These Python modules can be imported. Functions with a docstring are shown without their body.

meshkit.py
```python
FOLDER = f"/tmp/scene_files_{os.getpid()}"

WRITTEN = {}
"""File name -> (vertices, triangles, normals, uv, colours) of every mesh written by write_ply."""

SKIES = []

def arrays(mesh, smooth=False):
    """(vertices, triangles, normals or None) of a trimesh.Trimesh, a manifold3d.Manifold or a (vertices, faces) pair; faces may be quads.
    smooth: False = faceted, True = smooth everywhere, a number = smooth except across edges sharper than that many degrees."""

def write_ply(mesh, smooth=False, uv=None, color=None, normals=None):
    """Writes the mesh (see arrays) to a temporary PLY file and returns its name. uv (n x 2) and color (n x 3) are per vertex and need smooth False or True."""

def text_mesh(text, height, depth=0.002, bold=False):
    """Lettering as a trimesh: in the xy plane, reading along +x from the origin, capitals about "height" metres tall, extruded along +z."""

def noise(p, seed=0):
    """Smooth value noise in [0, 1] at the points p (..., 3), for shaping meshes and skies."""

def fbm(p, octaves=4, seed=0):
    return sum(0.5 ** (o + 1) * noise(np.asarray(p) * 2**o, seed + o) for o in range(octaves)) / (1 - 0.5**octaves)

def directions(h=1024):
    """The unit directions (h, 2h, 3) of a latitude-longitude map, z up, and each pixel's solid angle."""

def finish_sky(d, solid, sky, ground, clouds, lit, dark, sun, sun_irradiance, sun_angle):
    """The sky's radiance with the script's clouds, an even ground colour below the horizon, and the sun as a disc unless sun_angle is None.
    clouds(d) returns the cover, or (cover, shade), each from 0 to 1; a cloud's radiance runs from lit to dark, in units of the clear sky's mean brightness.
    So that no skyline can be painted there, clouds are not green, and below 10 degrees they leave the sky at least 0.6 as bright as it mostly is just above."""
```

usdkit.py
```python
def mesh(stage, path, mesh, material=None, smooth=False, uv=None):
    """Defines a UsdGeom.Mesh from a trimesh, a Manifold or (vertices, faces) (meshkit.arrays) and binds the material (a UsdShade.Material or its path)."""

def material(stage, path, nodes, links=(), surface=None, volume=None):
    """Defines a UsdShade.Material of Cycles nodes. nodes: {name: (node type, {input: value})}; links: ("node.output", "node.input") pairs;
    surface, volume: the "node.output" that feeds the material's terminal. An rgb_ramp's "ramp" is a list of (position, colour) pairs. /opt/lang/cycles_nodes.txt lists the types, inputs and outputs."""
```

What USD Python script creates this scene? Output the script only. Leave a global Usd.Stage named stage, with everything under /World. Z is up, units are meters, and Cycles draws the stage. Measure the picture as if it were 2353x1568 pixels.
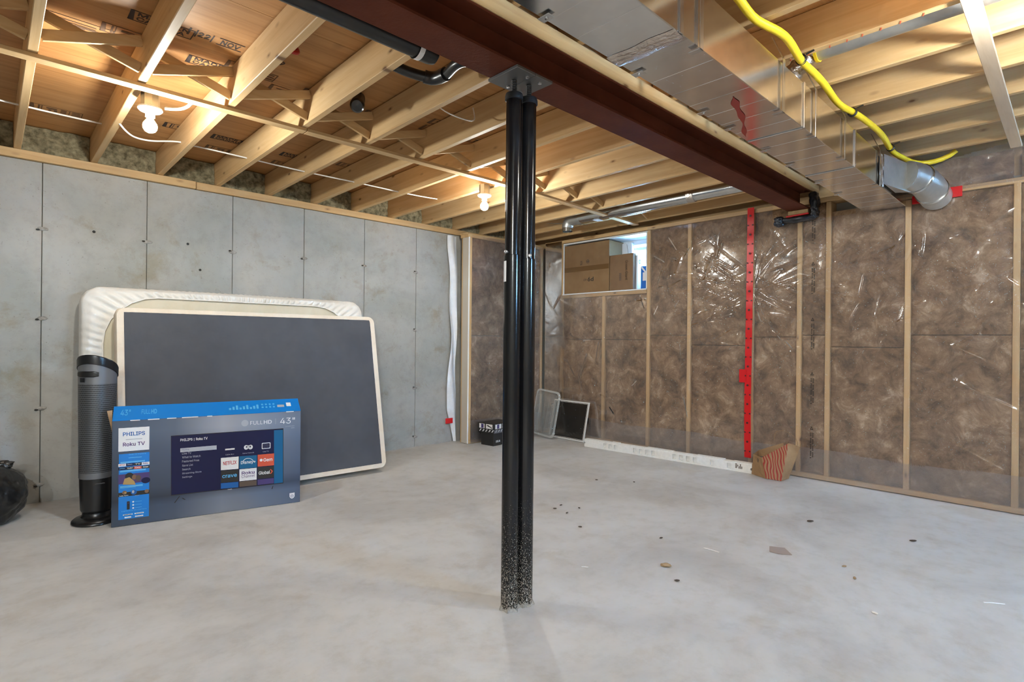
import math, random
import numpy as np, trimesh, usdkit, meshkit
from shapely.geometry import Polygon, Point, box as sbox
from pxr import Usd, UsdGeom, UsdLux, UsdShade, Gf, Sdf

stage = Usd.Stage.CreateInMemory()
UsdGeom.SetStageUpAxis(stage, 'Z'); UsdGeom.SetStageMetersPerUnit(stage, 1.0)
UsdGeom.Xform.Define(stage, '/World')

# ------------------------------------------------------------------ camera
EYE = np.array([0.0, 0.0, 1.148])
FPX, CX, CY = 1264.19, 1176.5, 784.0
YAW, PIT, ROL = math.radians(46.335), math.radians(-0.021), math.radians(0.545)
FW = np.array([math.cos(YAW) * math.cos(PIT), math.sin(YAW) * math.cos(PIT), math.sin(PIT)])
RT = np.array([math.sin(YAW), -math.cos(YAW), 0.0]); UP = np.cross(RT, FW)
RT, UP = math.cos(ROL) * RT + math.sin(ROL) * UP, -math.sin(ROL) * RT + math.cos(ROL) * UP
cam = UsdGeom.Camera.Define(stage, '/World/camera')
cam.CreateHorizontalApertureAttr(36.0); cam.CreateVerticalApertureAttr(36.0 * 1568 / 2353)
cam.CreateFocalLengthAttr(36.0 * FPX / 2353); cam.CreateClippingRangeAttr(Gf.Vec2f(0.05, 200))
cam.CreateExposureAttr(0.1)
cam.AddTransformOp().Set(Gf.Matrix4d(*[*RT, 0, *UP, 0, *(-FW), 0, *EYE, 1]))

# ------------------------------------------------------------------ sky and lamps' strength
dome = UsdLux.DomeLight.Define(stage, '/World/sky')
dome.CreateColorAttr(Gf.Vec3f(0.28, 0.60, 1.0)); dome.CreateIntensityAttr(40.0)
BULB = 850.0                       # radiance of the visible bulbs
BULB_C = (0.95, 0.97, 0.92)
BULB_FILL = 4100.0                  # added fill bulbs behind the camera, brightening the front of the room
BULB_FILL_C = (0.88, 0.98, 1.03)
BULB_SIDE = 1000.0               # the one just out of the frame on the right


def at(x, y, axis, val):
    """where the sight line through a point of the photograph meets the plane axis = val"""
    d = FW + (x - CX) / FPX * RT - (y - CY) / FPX * UP
    return EYE + d * ((val - EYE[axis]) / d[axis])


def atp(x, y, p, n):
    d = FW + (x - CX) / FPX * RT - (y - CY) / FPX * UP
    n = np.asarray(n, float)
    return EYE + d * (((np.asarray(p) - EYE) @ n) / (d @ n))


# ------------------------------------------------------------------ scene helpers
USED = {}


def fresh(parent, name):
    k = USED.get((parent, name), -1) + 1
    USED[(parent, name)] = k
    return f'{parent}/{name}' + (f'_{k:03d}' if k else '')


BASE = {}


def tag(prim, label=None, cat=None, group=None, kind=None):
    for k, v in (('label', label), ('category', cat), ('group', group), ('kind', kind)):
        if v:
            prim.SetCustomDataByKey(k, v)


def thing(name, label=None, cat=None, base=(0, 0, 0), group=None, kind=None):
    p = fresh('/World', name)
    x = UsdGeom.Xform.Define(stage, p)
    x.AddTranslateOp().Set(Gf.Vec3d(*map(float, base)))
    BASE[p] = np.asarray(base, float)
    tag(x.GetPrim(), label, cat, group, kind)
    return p


def root_of(p):
    return '/'.join(p.split('/')[:3])


def add(parent, name, mesh, mat, smooth=False, label=None, kind=None):
    """a part: mesh in world coordinates under parent (a thing or another part)"""
    if isinstance(mesh, (list,)):
        mesh = trimesh.util.concatenate(mesh)
    if isinstance(mesh, tuple):
        f = np.asarray(mesh[1])
        if f.shape[1] == 4:
            f = np.vstack([f[:, [0, 1, 2]], f[:, [0, 2, 3]]])
        mesh = trimesh.Trimesh(np.asarray(mesh[0], float), f, process=False)
    mesh = mesh.copy()
    b = BASE.get(root_of(parent))
    if b is not None:
        mesh.apply_translation(-b)
    p = fresh(parent, name)
    m = usdkit.mesh(stage, p, mesh, M[mat], smooth=smooth)
    tag(m.GetPrim(), label, kind=kind)
    return p


def single(name, mesh, mat, label, cat, smooth=False, group=None, kind=None):
    """a thing that is one mesh"""
    p = add('/World', name, mesh, mat, smooth)
    tag(stage.GetPrimAtPath(p), label, cat, group, kind)
    return p


# ------------------------------------------------------------------ shapes
def bx(x0, x1, y0, y1, z0, z1):
    m = trimesh.creation.box((x1 - x0, y1 - y0, z1 - z0))
    m.apply_translation(((x0 + x1) / 2, (y0 + y1) / 2, (z0 + z1) / 2))
    return m


def hull(pts):
    return trimesh.convex.convex_hull(np.asarray(pts, float))


def obx(c, a, b, d, c_=0.0):
    """box with centre c and half-axis vectors a, b, d; edges chamfered by c_"""
    c, a, b, d = (np.asarray(v, float) for v in (c, a, b, d))
    la, lb, ld = (np.linalg.norm(v) for v in (a, b, d))
    if c_ <= 0:
        return hull([c + i * a + j * b + k * d for i in (-1, 1) for j in (-1, 1) for k in (-1, 1)])
    pts = []
    for i in (-1, 1):
        for j in (-1, 1):
            for k in (-1, 1):
                p = c + i * a + j * b + k * d
                ia, jb, kd = i * a / la * c_, j * b / lb * c_, k * d / ld * c_
                pts += [p - ia - jb, p - ia - kd, p - jb - kd]
    return hull(pts)


def cb(x0, x1, y0, y1, z0, z1, c=0.003):
    return obx(((x0 + x1) / 2, (y0 + y1) / 2, (z0 + z1) / 2), ((x1 - x0) / 2, 0, 0), (0, (y1 - y0) / 2, 0), (0, 0, (z1 - z0) / 2), c)


def board(p0, p1, w, h, up=(0, 0, 1), c=0.002):
    """a board from p0 to p1, h thick along up and w wide across"""
    p0, p1 = np.asarray(p0, float), np.asarray(p1, float)
    d = p1 - p0; L = np.linalg.norm(d); d /= L
    s = np.cross(d, np.asarray(up, float)); s /= np.linalg.norm(s); u = np.cross(s, d)
    return obx((p0 + p1) / 2, d * L / 2, s * w / 2, u * h / 2, c)


def tube(pts, r, n=12, cap=True):
    pts = np.asarray(pts, float)
    r = np.broadcast_to(np.asarray(r, float), (len(pts),))
    t = np.gradient(pts, axis=0); t /= np.linalg.norm(t, axis=1, keepdims=True)
    u = np.cross(t[0], (0, 0, 1)); u = u if np.linalg.norm(u) > 0.05 else np.cross(t[0], (1, 0, 0)); u /= np.linalg.norm(u)
    V = []
    a = np.linspace(0, 2 * np.pi, n, endpoint=False)
    for k in range(len(pts)):
        u = u - t[k] * (u @ t[k]); u /= np.linalg.norm(u); w = np.cross(t[k], u)
        V.append(pts[k] + r[k] * (np.cos(a)[:, None] * u + np.sin(a)[:, None] * w))
    V = np.vstack(V); F = []
    for k in range(len(pts) - 1):
        for i in range(n):
            j = (i + 1) % n
            F += [(k * n + i, k * n + j, (k + 1) * n + j), (k * n + i, (k + 1) * n + j, (k + 1) * n + i)]
    if cap:
        V = np.vstack([V, pts[0], pts[-1]]); e = (len(pts) - 1) * n
        for i in range(n):
            j = (i + 1) % n
            F += [(len(V) - 2, j, i), (len(V) - 1, e + i, e + j)]
    return trimesh.Trimesh(V, F, process=False)


def smooth_path(pts, n=40):
    from scipy.interpolate import splprep, splev
    pts = np.asarray(pts, float)
    tck, _ = splprep(pts.T, s=0, k=min(3, len(pts) - 1))
    return np.array(splev(np.linspace(0, 1, n), tck)).T


def lathe(prof, c, n=32, axis=(0, 0, 1)):
    """profile of (radius, height) turned about a line through c along axis"""
    axis = np.asarray(axis, float); axis /= np.linalg.norm(axis)
    u = np.cross(axis, (1, 0, 0)) if abs(axis[0]) < 0.9 else np.cross(axis, (0, 1, 0)); u /= np.linalg.norm(u)
    w = np.cross(axis, u)
    a = np.linspace(0, 2 * np.pi, n, endpoint=False)
    V, F = [], []
    for r, h in prof:
        V += [np.asarray(c) + h * axis + r * (math.cos(t) * u + math.sin(t) * w) for t in a]
    for k in range(len(prof) - 1):
        for i in range(n):
            j = (i + 1) % n
            F += [(k * n + i, k * n + j, (k + 1) * n + j), (k * n + i, (k + 1) * n + j, (k + 1) * n + i)]
    m = trimesh.Trimesh(np.array(V), F, process=False)
    return m


def frame_mesh(m, o, xd, yd, zd):
    """local mesh to the world: x along xd, y along yd, z along zd"""
    m = m.copy()
    v = np.asarray(m.vertices)
    m.vertices = np.asarray(o) + v[:, :1] * np.asarray(xd) + v[:, 1:2] * np.asarray(yd) + v[:, 2:3] * np.asarray(zd)
    if np.dot(np.cross(xd, yd), zd) < 0:
        m.invert()
    return m


def rbox(lo, hi, r, sub=2):
    """rounded box"""
    s = trimesh.creation.icosphere(sub, r).vertices
    lo, hi = np.asarray(lo, float) + r, np.asarray(hi, float) - r
    return hull(np.vstack([s + (x, y, z) for x in (lo[0], hi[0]) for y in (lo[1], hi[1]) for z in (lo[2], hi[2])]))


def grid(P):
    """surface through a grid of points (n, m, 3)"""
    n, m = P.shape[:2]
    i = np.arange(n * m).reshape(n, m)
    q = np.stack([i[:-1, :-1], i[1:, :-1], i[1:, 1:], i[:-1, 1:]], -1).reshape(-1, 4)
    return trimesh.Trimesh(P.reshape(-1, 3), np.vstack([q[:, [0, 1, 2]], q[:, [0, 2, 3]]]), process=False)


def text(s, w, h, o, xd, yd, zd, bold=False, depth=0.0006):
    """lettering fitted into w x h, its lower left corner at o"""
    m = meshkit.text_mesh(s, 0.1, 0.001, bold)
    b = m.bounds
    v = (np.asarray(m.vertices) - b[0]) / np.maximum(b[1] - b[0], 1e-9) * (w, h, depth)
    m = trimesh.Trimesh(v, m.faces, process=False)
    return frame_mesh(m, o, xd, yd, zd)


def rrect(x0, y0, x1, y1, r):
    return sbox(x0 + r, y0 + r, x1 - r, y1 - r).buffer(r, quad_segs=6)


def extrude(poly, h):
    gs = getattr(poly, 'geoms', [poly])
    return trimesh.util.concatenate([trimesh.creation.extrude_polygon(g, h, engine='earcut') for g in gs])


X, Y, Z = np.eye(3)

# ------------------------------------------------------------------ materials
M = {}


def mat(name, nodes, links, surface='p.BSDF', **k):
    M[name] = usdkit.material(stage, f'/World/Looks/{name}', nodes, links, surface=surface, **k)


def plain(name, c, rough=0.5, metal=0.0, **k):
    mat(name, {'p': ('principled_bsdf', {'base_color': c, 'roughness': rough, 'metallic': metal, **k})}, [])


def mottled(name, c0, c1, scale=6.0, rough=0.6, bump=0.0, bscale=60.0, stretch=(1, 1, 1), metal=0.0, detail=5.0, lo=0.35, hi=0.65, **k):
    n = {'g': ('geometry', {}), 'm': ('mapping', {'scale': stretch}), 'n': ('noise_texture', {'scale': scale, 'detail': detail, 'roughness': 0.6}),
         'r': ('rgb_ramp', {'ramp': [(0, c0), (lo, c0), (hi, c1), (1, c1)]}), 'p': ('principled_bsdf', {'roughness': rough, 'metallic': metal, **k})}
    l = [('g.position', 'm.vector'), ('m.vector', 'n.vector'), ('n.fac', 'r.fac'), ('r.color', 'p.base_color')]
    if bump:
        n['n2'] = ('noise_texture', {'scale': bscale, 'detail': 4.0}); n['b'] = ('bump', {'strength': bump, 'distance': 0.01})
        l += [('m.vector', 'n2.vector'), ('n2.fac', 'b.height'), ('b.normal', 'p.normal')]
    mat(name, n, l)


def wood(name, axis, c0, c1, c2, knots=True, rough=0.55):
    """softwood: grain stretched along axis, tone varied from piece to piece, dark knots"""
    s = [1.0, 1.0, 1.0]; s[axis] = 0.06
    ks = [0.12, 0.12, 1.0] if axis < 2 else [0.12, 1.0, 1.0]; ks[axis] = 0.42
    n = {'g': ('geometry', {}), 'o': ('object_info', {}), 'rm': ('math', {'math_type': 'multiply', 'value2': 37.0}),
         'm': ('mapping', {'scale': tuple(s)}), 'add': ('vector_math', {'vector_math_type': 'add', 'math_type': 'add'}),
         'n': ('noise_texture', {'scale': 26.0, 'detail': 4.0, 'roughness': 0.6, 'distortion': 0.6}),
         'r': ('rgb_ramp', {'ramp': [(0, c0), (0.25, c0), (0.5, c1), (0.78, c2), (1, c2)]}),
         'w': ('noise_texture', {'scale': 1.3, 'detail': 2.0}), 'wr': ('rgb_ramp', {'ramp': [(0.3, (0.86, 0.86, 0.86)), (0.7, (1.08, 1.05, 1.0))]}),
         'mx': ('mix', {'mix_type': 'multiply', 'fac': 1.0}), 'tr': ('rgb_ramp', {'ramp': [(0, (0.86, 0.83, 0.8)), (0.5, (0.97, 0.95, 0.92)), (1, (1.06, 1.05, 1.05))]}),
         'mx2': ('mix', {'mix_type': 'multiply', 'fac': 1.0}), 'p': ('principled_bsdf', {'roughness': rough, 'specular_ior_level': 0.3})}
    n.pop('add')
    l = [('g.position', 'm.vector'), ('m.vector', 'n.vector'), ('n.fac', 'r.fac'), ('g.position', 'w.vector'), ('w.fac', 'wr.fac'),
         ('r.color', 'mx.color1'), ('wr.color', 'mx.color2'), ('o.random', 'tr.fac'), ('mx.color', 'mx2.color1'), ('tr.color', 'mx2.color2')]
    n['n'][1]['dimensions'] = '4D'
    l += [('o.random', 'rm.value1'), ('rm.value', 'n.w')]
    out = 'mx2.color'
    if knots:
        n |= {'km': ('mapping', {'scale': tuple(ks)}), 'v': ('voronoi_texture', {'scale': 10.0, 'randomness': 1.0}), 'kc': ('combine_xyz', {}), 'ka': ('vector_math', {'math_type': 'add'}),
              'kr': ('rgb_ramp', {'ramp': [(0, (1, 1, 1)), (0.06, (0.9, 0.9, 0.9)), (0.09, (0.35, 0.35, 0.35)), (0.16, (0, 0, 0)), (1, (0, 0, 0))]}),
              'km2': ('mix', {'color2': (0.16, 0.075, 0.03)})}
        l += [('g.position', 'km.vector'), ('km.vector', 'ka.vector1'), ('rm.value', 'kc.x'), ('rm.value', 'kc.y'), ('rm.value', 'kc.z'), ('kc.vector', 'ka.vector2'), ('ka.vector', 'v.vector'), ('v.distance', 'kr.fac'), ('kr.color', 'km2.fac'), ('mx2.color', 'km2.color1')]
        out = 'km2.color'
    l.append((out, 'p.base_color'))
    n['b'] = ('bump', {'strength': 0.15, 'distance': 0.004}); l += [('n.fac', 'b.height'), ('b.normal', 'p.normal')]
    mat(name, n, l)


W0, W1, W2 = (0.52, 0.33, 0.155), (0.62, 0.425, 0.22), (0.69, 0.505, 0.29)
for nm, ax in (('wood_x', 0), ('wood_y', 1), ('wood_z', 2)):
    wood(nm, ax, W0, W1, W2)
wood('plywood', 0, (0.34, 0.165, 0.055), (0.48, 0.25, 0.095), (0.55, 0.315, 0.135), knots=True)
wood('wood_pale', 0, (0.55, 0.42, 0.29), (0.66, 0.53, 0.40), (0.72, 0.60, 0.47), knots=False)
wood('wood_dull', 0, (0.40, 0.26, 0.12), (0.52, 0.36, 0.18), (0.6, 0.43, 0.23))

# cast concrete: cool grey with warm stains, pits
def concrete(name, a, b, c, rough, spec, pits, stain):
    mat(name, {'g': ('geometry', {}), 'm': ('mapping', {'scale': (1, 1, 1)}),
               'n': ('noise_texture', {'scale': 1.1, 'detail': 7.0, 'roughness': 0.62, 'distortion': 0.5}),
               'r': ('rgb_ramp', {'ramp': [(0, a), (0.38, a), (0.5, b), (0.64, c), (1, c)]}),
               'n3': ('noise_texture', {'scale': 9.0, 'detail': 8.0, 'roughness': 0.7}),
               'r3': ('rgb_ramp', {'ramp': [(0.25, (0.86, 0.85, 0.83)), (0.5, (1, 1, 1)), (0.8, (1.05, 1.05, 1.06))]}),
               'n2': ('noise_texture', {'scale': 55.0, 'detail': 5.0, 'roughness': 0.7}),
               'r2': ('rgb_ramp', {'ramp': [(0, (0.5, 0.48, 0.45)), (pits, (0.62, 0.6, 0.57)), (pits + 0.07, (1, 1, 1)), (1, (1, 1, 1))]}),
               's': ('noise_texture', {'scale': 2.6, 'detail': 7.0, 'roughness': 0.7, 'distortion': 0.3}),
               'sr': ('rgb_ramp', {'ramp': [(0, (1, 1, 1)), (0.55, (1, 1, 1)), (0.66, stain), (1, stain)]}),
               'x1': ('mix', {'mix_type': 'multiply', 'fac': 1.0}), 'x2': ('mix', {'mix_type': 'multiply', 'fac': 1.0}), 'x3': ('mix', {'mix_type': 'multiply', 'fac': 1.0}),
               'bp': ('bump', {'strength': 0.12, 'distance': 0.01}),
               'p': ('principled_bsdf', {'roughness': rough, 'specular_ior_level': spec})},
        [('g.position', 'm.vector'), ('m.vector', 'n.vector'), ('m.vector', 'n2.vector'), ('m.vector', 'n3.vector'), ('m.vector', 's.vector'),
         ('n.fac', 'r.fac'), ('n2.fac', 'r2.fac'), ('n3.fac', 'r3.fac'), ('s.fac', 'sr.fac'),
         ('r.color', 'x1.color1'), ('r2.color', 'x1.color2'), ('x1.color', 'x2.color1'), ('r3.color', 'x2.color2'),
         ('x2.color', 'x3.color1'), ('sr.color', 'x3.color2'), ('x3.color', 'p.base_color'), ('n3.fac', 'bp.height'), ('bp.normal', 'p.normal')])


concrete('concrete_wall', (0.325, 0.325, 0.300), (0.375, 0.367, 0.340), (0.41, 0.395, 0.36), 0.75, 0.25, 0.29, (0.86, 0.80, 0.70))
concrete('concrete_floor', (0.485, 0.478, 0.468), (0.57, 0.568, 0.56), (0.62, 0.622, 0.622), 0.48, 0.35, 0.24, (0.93, 0.90, 0.86))
mottled('tie_grout', (0.20, 0.19, 0.17), (0.38, 0.36, 0.33), 30, 0.9)
plain('tie_hole', (0.03, 0.028, 0.025), 0.9)

# fibreglass: brown wool with pale tufts
mat('fibreglass', {'g': ('geometry', {}), 'w': ('noise_texture', {'scale': 4.0, 'detail': 3.0}), 'ws': ('vector_math', {'math_type': 'scale', 'scale': 0.14}),
                   'wa': ('vector_math', {'math_type': 'add'}),
                   'n': ('noise_texture', {'scale': 6.5, 'detail': 10.0, 'roughness': 0.72, 'distortion': 0.35}),
                   'r': ('rgb_ramp', {'ramp': [(0, (0.05, 0.028, 0.016)), (0.36, (0.13, 0.079, 0.045)), (0.48, (0.28, 0.176, 0.104)), (0.57, (0.40, 0.27, 0.165)), (0.65, (0.62, 0.47, 0.33)), (1, (0.7, 0.56, 0.42))]}),
                   'n2': ('noise_texture', {'scale': 1.6, 'detail': 3.0}), 'r2': ('rgb_ramp', {'ramp': [(0.3, (0.8, 0.74, 0.7)), (0.7, (1.1, 1.08, 1.06))]}),
                   'x': ('mix', {'mix_type': 'multiply', 'fac': 1.0}), 'b': ('bump', {'strength': 1.0, 'distance': 0.035}),
                   'p': ('principled_bsdf', {'roughness': 0.95, 'specular_ior_level': 0.1})},
    [('g.position', 'w.vector'), ('w.color', 'ws.vector1'), ('g.position', 'wa.vector1'), ('ws.vector', 'wa.vector2'), ('wa.vector', 'n.vector'),
     ('n.fac', 'r.fac'), ('g.position', 'n2.vector'), ('n2.fac', 'r2.fac'), ('r.color', 'x.color1'), ('r2.color', 'x.color2'), ('x.color', 'p.base_color'),
     ('n.fac', 'b.height'), ('b.normal', 'p.normal')])
mottled('mineral_wool', (0.10, 0.085, 0.045), (0.40, 0.35, 0.22), 26, 0.95, 0.9, 40, detail=8.0, lo=0.33, hi=0.7)


def sheet(name, haze, tint, rough, gloss=1.0, hazec=(0.62, 0.6, 0.6), bump=0.12):
    """clear polythene: mostly see-through, milky by haze, glossy by fresnel"""
    mat(name, {'g': ('geometry', {}), 'n': ('noise_texture', {'scale': 14.0, 'detail': 3.0, 'distortion': 1.0}), 'b': ('bump', {'strength': bump, 'distance': 0.006}),
               'f': ('fresnel', {'IOR': 1.5}), 'fm': ('math', {'math_type': 'multiply', 'value2': gloss}),
               't': ('transparent_bsdf', {'color': tint}), 'd': ('diffuse_bsdf', {'color': hazec}), 'gl': ('glossy_bsdf', {'color': (1, 1, 1), 'roughness': rough}),
               'a': ('mix_closure', {'fac': haze}), 'p': ('mix_closure', {})},
        [('g.position', 'n.vector'), ('n.fac', 'b.height'), ('b.normal', 'gl.normal'), ('b.normal', 'f.normal') if False else ('f.fac', 'fm.value1'),
         ('t.BSDF', 'a.closure1'), ('d.BSDF', 'a.closure2'), ('fm.value', 'p.fac'), ('a.closure', 'p.closure1'), ('gl.BSDF', 'p.closure2')], surface='p.closure')


sheet('polythene', 0.08, (0.96, 0.95, 0.95), 0.11, 1.3)
sheet('polythene_dull', 0.08, (0.96, 0.95, 0.95), 0.28, 0.8)
sheet('polythene_double', 0.17, (0.9, 0.89, 0.9), 0.14, 1.3, (0.5, 0.48, 0.5))
sheet('clear_rim', 0.5, (0.95, 0.97, 0.97), 0.06, 1.5, (0.72, 0.76, 0.77), 0.0)
sheet('clear_plastic', 0.22, (0.97, 0.98, 0.98), 0.06, 1.2, (0.75, 0.79, 0.8), 0.0)
sheet('glass', 0.0, (0.97, 0.99, 1.0), 0.01, 1.0, (0.5, 0.5, 0.5), 0.0)
mottled('beam_paint', (0.085, 0.018, 0.007), (0.115, 0.027, 0.011), 5, 0.7, 0.1, 80, specular_ior_level=0.2)
mat('post_paint', {'g': ('geometry', {}), 's': ('separate_xyz', {}), 'h': ('map_range', {'from_min': 0.75, 'from_max': 0.0, 'to_min': -0.12, 'to_max': 0.165, 'clamp': True}),
                   'n': ('noise_texture', {'scale': 230.0, 'detail': 3.0, 'roughness': 0.6}), 'a': ('math', {'math_type': 'add'}),
                   'r': ('rgb_ramp', {'ramp': [(0, (0, 0, 0)), (0.66, (0, 0, 0)), (0.72, (1, 1, 1)), (1, (1, 1, 1))]}),
                   'x': ('mix', {'color1': (0.006, 0.006, 0.007), 'color2': (0.33, 0.30, 0.26)}), 'rr': ('map_range', {'from_min': 0.0, 'from_max': 1.0, 'to_min': 0.14, 'to_max': 0.8}),
                   'p': ('principled_bsdf', {'specular_ior_level': 0.42})},
    [('g.position', 's.vector'), ('s.z', 'h.value'), ('g.position', 'n.vector'), ('n.fac', 'a.value1'), ('h.result', 'a.value2'), ('a.value', 'r.fac'),
     ('r.color', 'x.fac'), ('x.color', 'p.base_color'), ('r.color', 'rr.value'), ('rr.result', 'p.roughness')])
mottled('galvanised', (0.70, 0.70, 0.70), (0.80, 0.80, 0.80), 7, 0.17, 0.03, 7, metal=1.0)
mottled('galvanised_bright', (0.62, 0.64, 0.66), (0.72, 0.74, 0.76), 9, 0.2, 0.03, 12, metal=1.0)
mottled('galvanised_dull', (0.42, 0.42, 0.41), (0.52, 0.52, 0.5), 9, 0.42, 0.02, 12, metal=0.85)
mottled('foil_tape', (0.6, 0.55, 0.5), (0.75, 0.7, 0.66), 20, 0.3, 0.6, 60, metal=1.0)
plain('steel_dark', (0.05, 0.05, 0.052), 0.4, 0.6)
plain('steel_plate', (0.18, 0.18, 0.185), 0.5, 0.7)
plain('bolt_zinc', (0.6, 0.6, 0.62), 0.35, 0.9)
plain('yellow_jacket', (0.80, 0.56, 0.02), 0.38)
plain('black_plastic', (0.012, 0.012, 0.013), 0.3)
plain('black_rubber', (0.015, 0.015, 0.016), 0.55)
plain('white_cable', (0.80, 0.78, 0.74), 0.45)
plain('porcelain', (0.85, 0.84, 0.82), 0.25)
plain('brass_box', (0.38, 0.34, 0.27), 0.4, 0.7)
mat('bulb_lit', {'p': ('emission', {'color': BULB_C, 'strength': BULB})}, [], surface='p.emission')
mat('bulb_lit_side', {'p': ('emission', {'color': BULB_C, 'strength': BULB_SIDE})}, [], surface='p.emission')
mat('bulb_fill', {'p': ('emission', {'color': BULB_FILL_C, 'strength': BULB_FILL})}, [], surface='p.emission')
plain('red_tape', (0.60, 0.008, 0.010), 0.3)
plain('tape_print', (0.05, 0.008, 0.010), 0.5)
plain('drywall', (0.55, 0.50, 0.43), 0.85)
plain('drywall_edge', (0.78, 0.77, 0.75), 0.8)
mottled('white_sheet', (0.70, 0.71, 0.72), (0.80, 0.80, 0.80), 10, 0.45, 0.3, 14)
mottled('mattress_white', (0.74, 0.72, 0.68), (0.80, 0.78, 0.74), 8, 0.9, 0.15, 30)
mottled('mattress_beige', (0.60, 0.54, 0.40), (0.66, 0.60, 0.47), 5, 0.9, 0.1, 60)
plain('piping_white', (0.82, 0.80, 0.76), 0.8)
mottled('spring_border', (0.72, 0.62, 0.50), (0.80, 0.71, 0.59), 6, 0.9, 0.15, 40)
mottled('spring_fabric', (0.062, 0.066, 0.080), (0.078, 0.082, 0.096), 3, 0.85, 0.12, 25)
mottled('trash_black', (0.010, 0.010, 0.011), (0.02, 0.02, 0.021), 8, 0.28, 0.7, 11)
mottled('paper_bag', (0.30, 0.175, 0.085), (0.37, 0.225, 0.115), 9, 0.8, 0.3, 30)
mottled('cardboard', (0.235, 0.135, 0.06), (0.27, 0.16, 0.075), 6, 0.85, 0.05, 60)
mottled('cardboard_dark', (0.20, 0.115, 0.058), (0.23, 0.135, 0.07), 6, 0.85, 0.05, 60)
plain('packing_tape', (0.15, 0.078, 0.024), 0.25)
plain('print_black', (0.02, 0.018, 0.016), 0.7)
plain('print_grey', (0.10, 0.07, 0.05), 0.7)
plain('ink', (0.03, 0.02, 0.018), 0.8)
plain('ink_pale', (0.13, 0.07, 0.035), 0.8)
plain('red_crayon', (0.65, 0.12, 0.05), 0.7)
plain('vinyl_white', (0.80, 0.81, 0.82), 0.35)
plain('carton_white', (0.78, 0.79, 0.80), 0.6)
plain('blue_pack', (0.02, 0.16, 0.60), 0.3)
mottled('foam_white', (0.80, 0.79, 0.77), (0.86, 0.85, 0.83), 40, 0.85, 0.15, 160)
plain('aluminium_white', (0.72, 0.72, 0.71), 0.4)
mat('screen_mesh', {'t': ('transparent_bsdf', {'color': (1, 1, 1)}), 'd': ('diffuse_bsdf', {'color': (0.03, 0.028, 0.026)}), 'p': ('mix_closure', {'fac': 0.5})},
    [('t.BSDF', 'p.closure1'), ('d.BSDF', 'p.closure2')], surface='p.closure')
plain('shoebox_black', (0.014, 0.014, 0.015), 0.45)
plain('shoebox_grey', (0.12, 0.12, 0.14), 0.5)
plain('print_white', (0.75, 0.75, 0.76), 0.5)
plain('print_indigo', (0.05, 0.04, 0.16), 0.5)
plain('heater_grey', (0.16, 0.165, 0.175), 0.38, 0.4)
plain('heater_silver', (0.17, 0.175, 0.185), 0.4, 0.4)
plain('heater_black', (0.008, 0.008, 0.009), 0.28)
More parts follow.
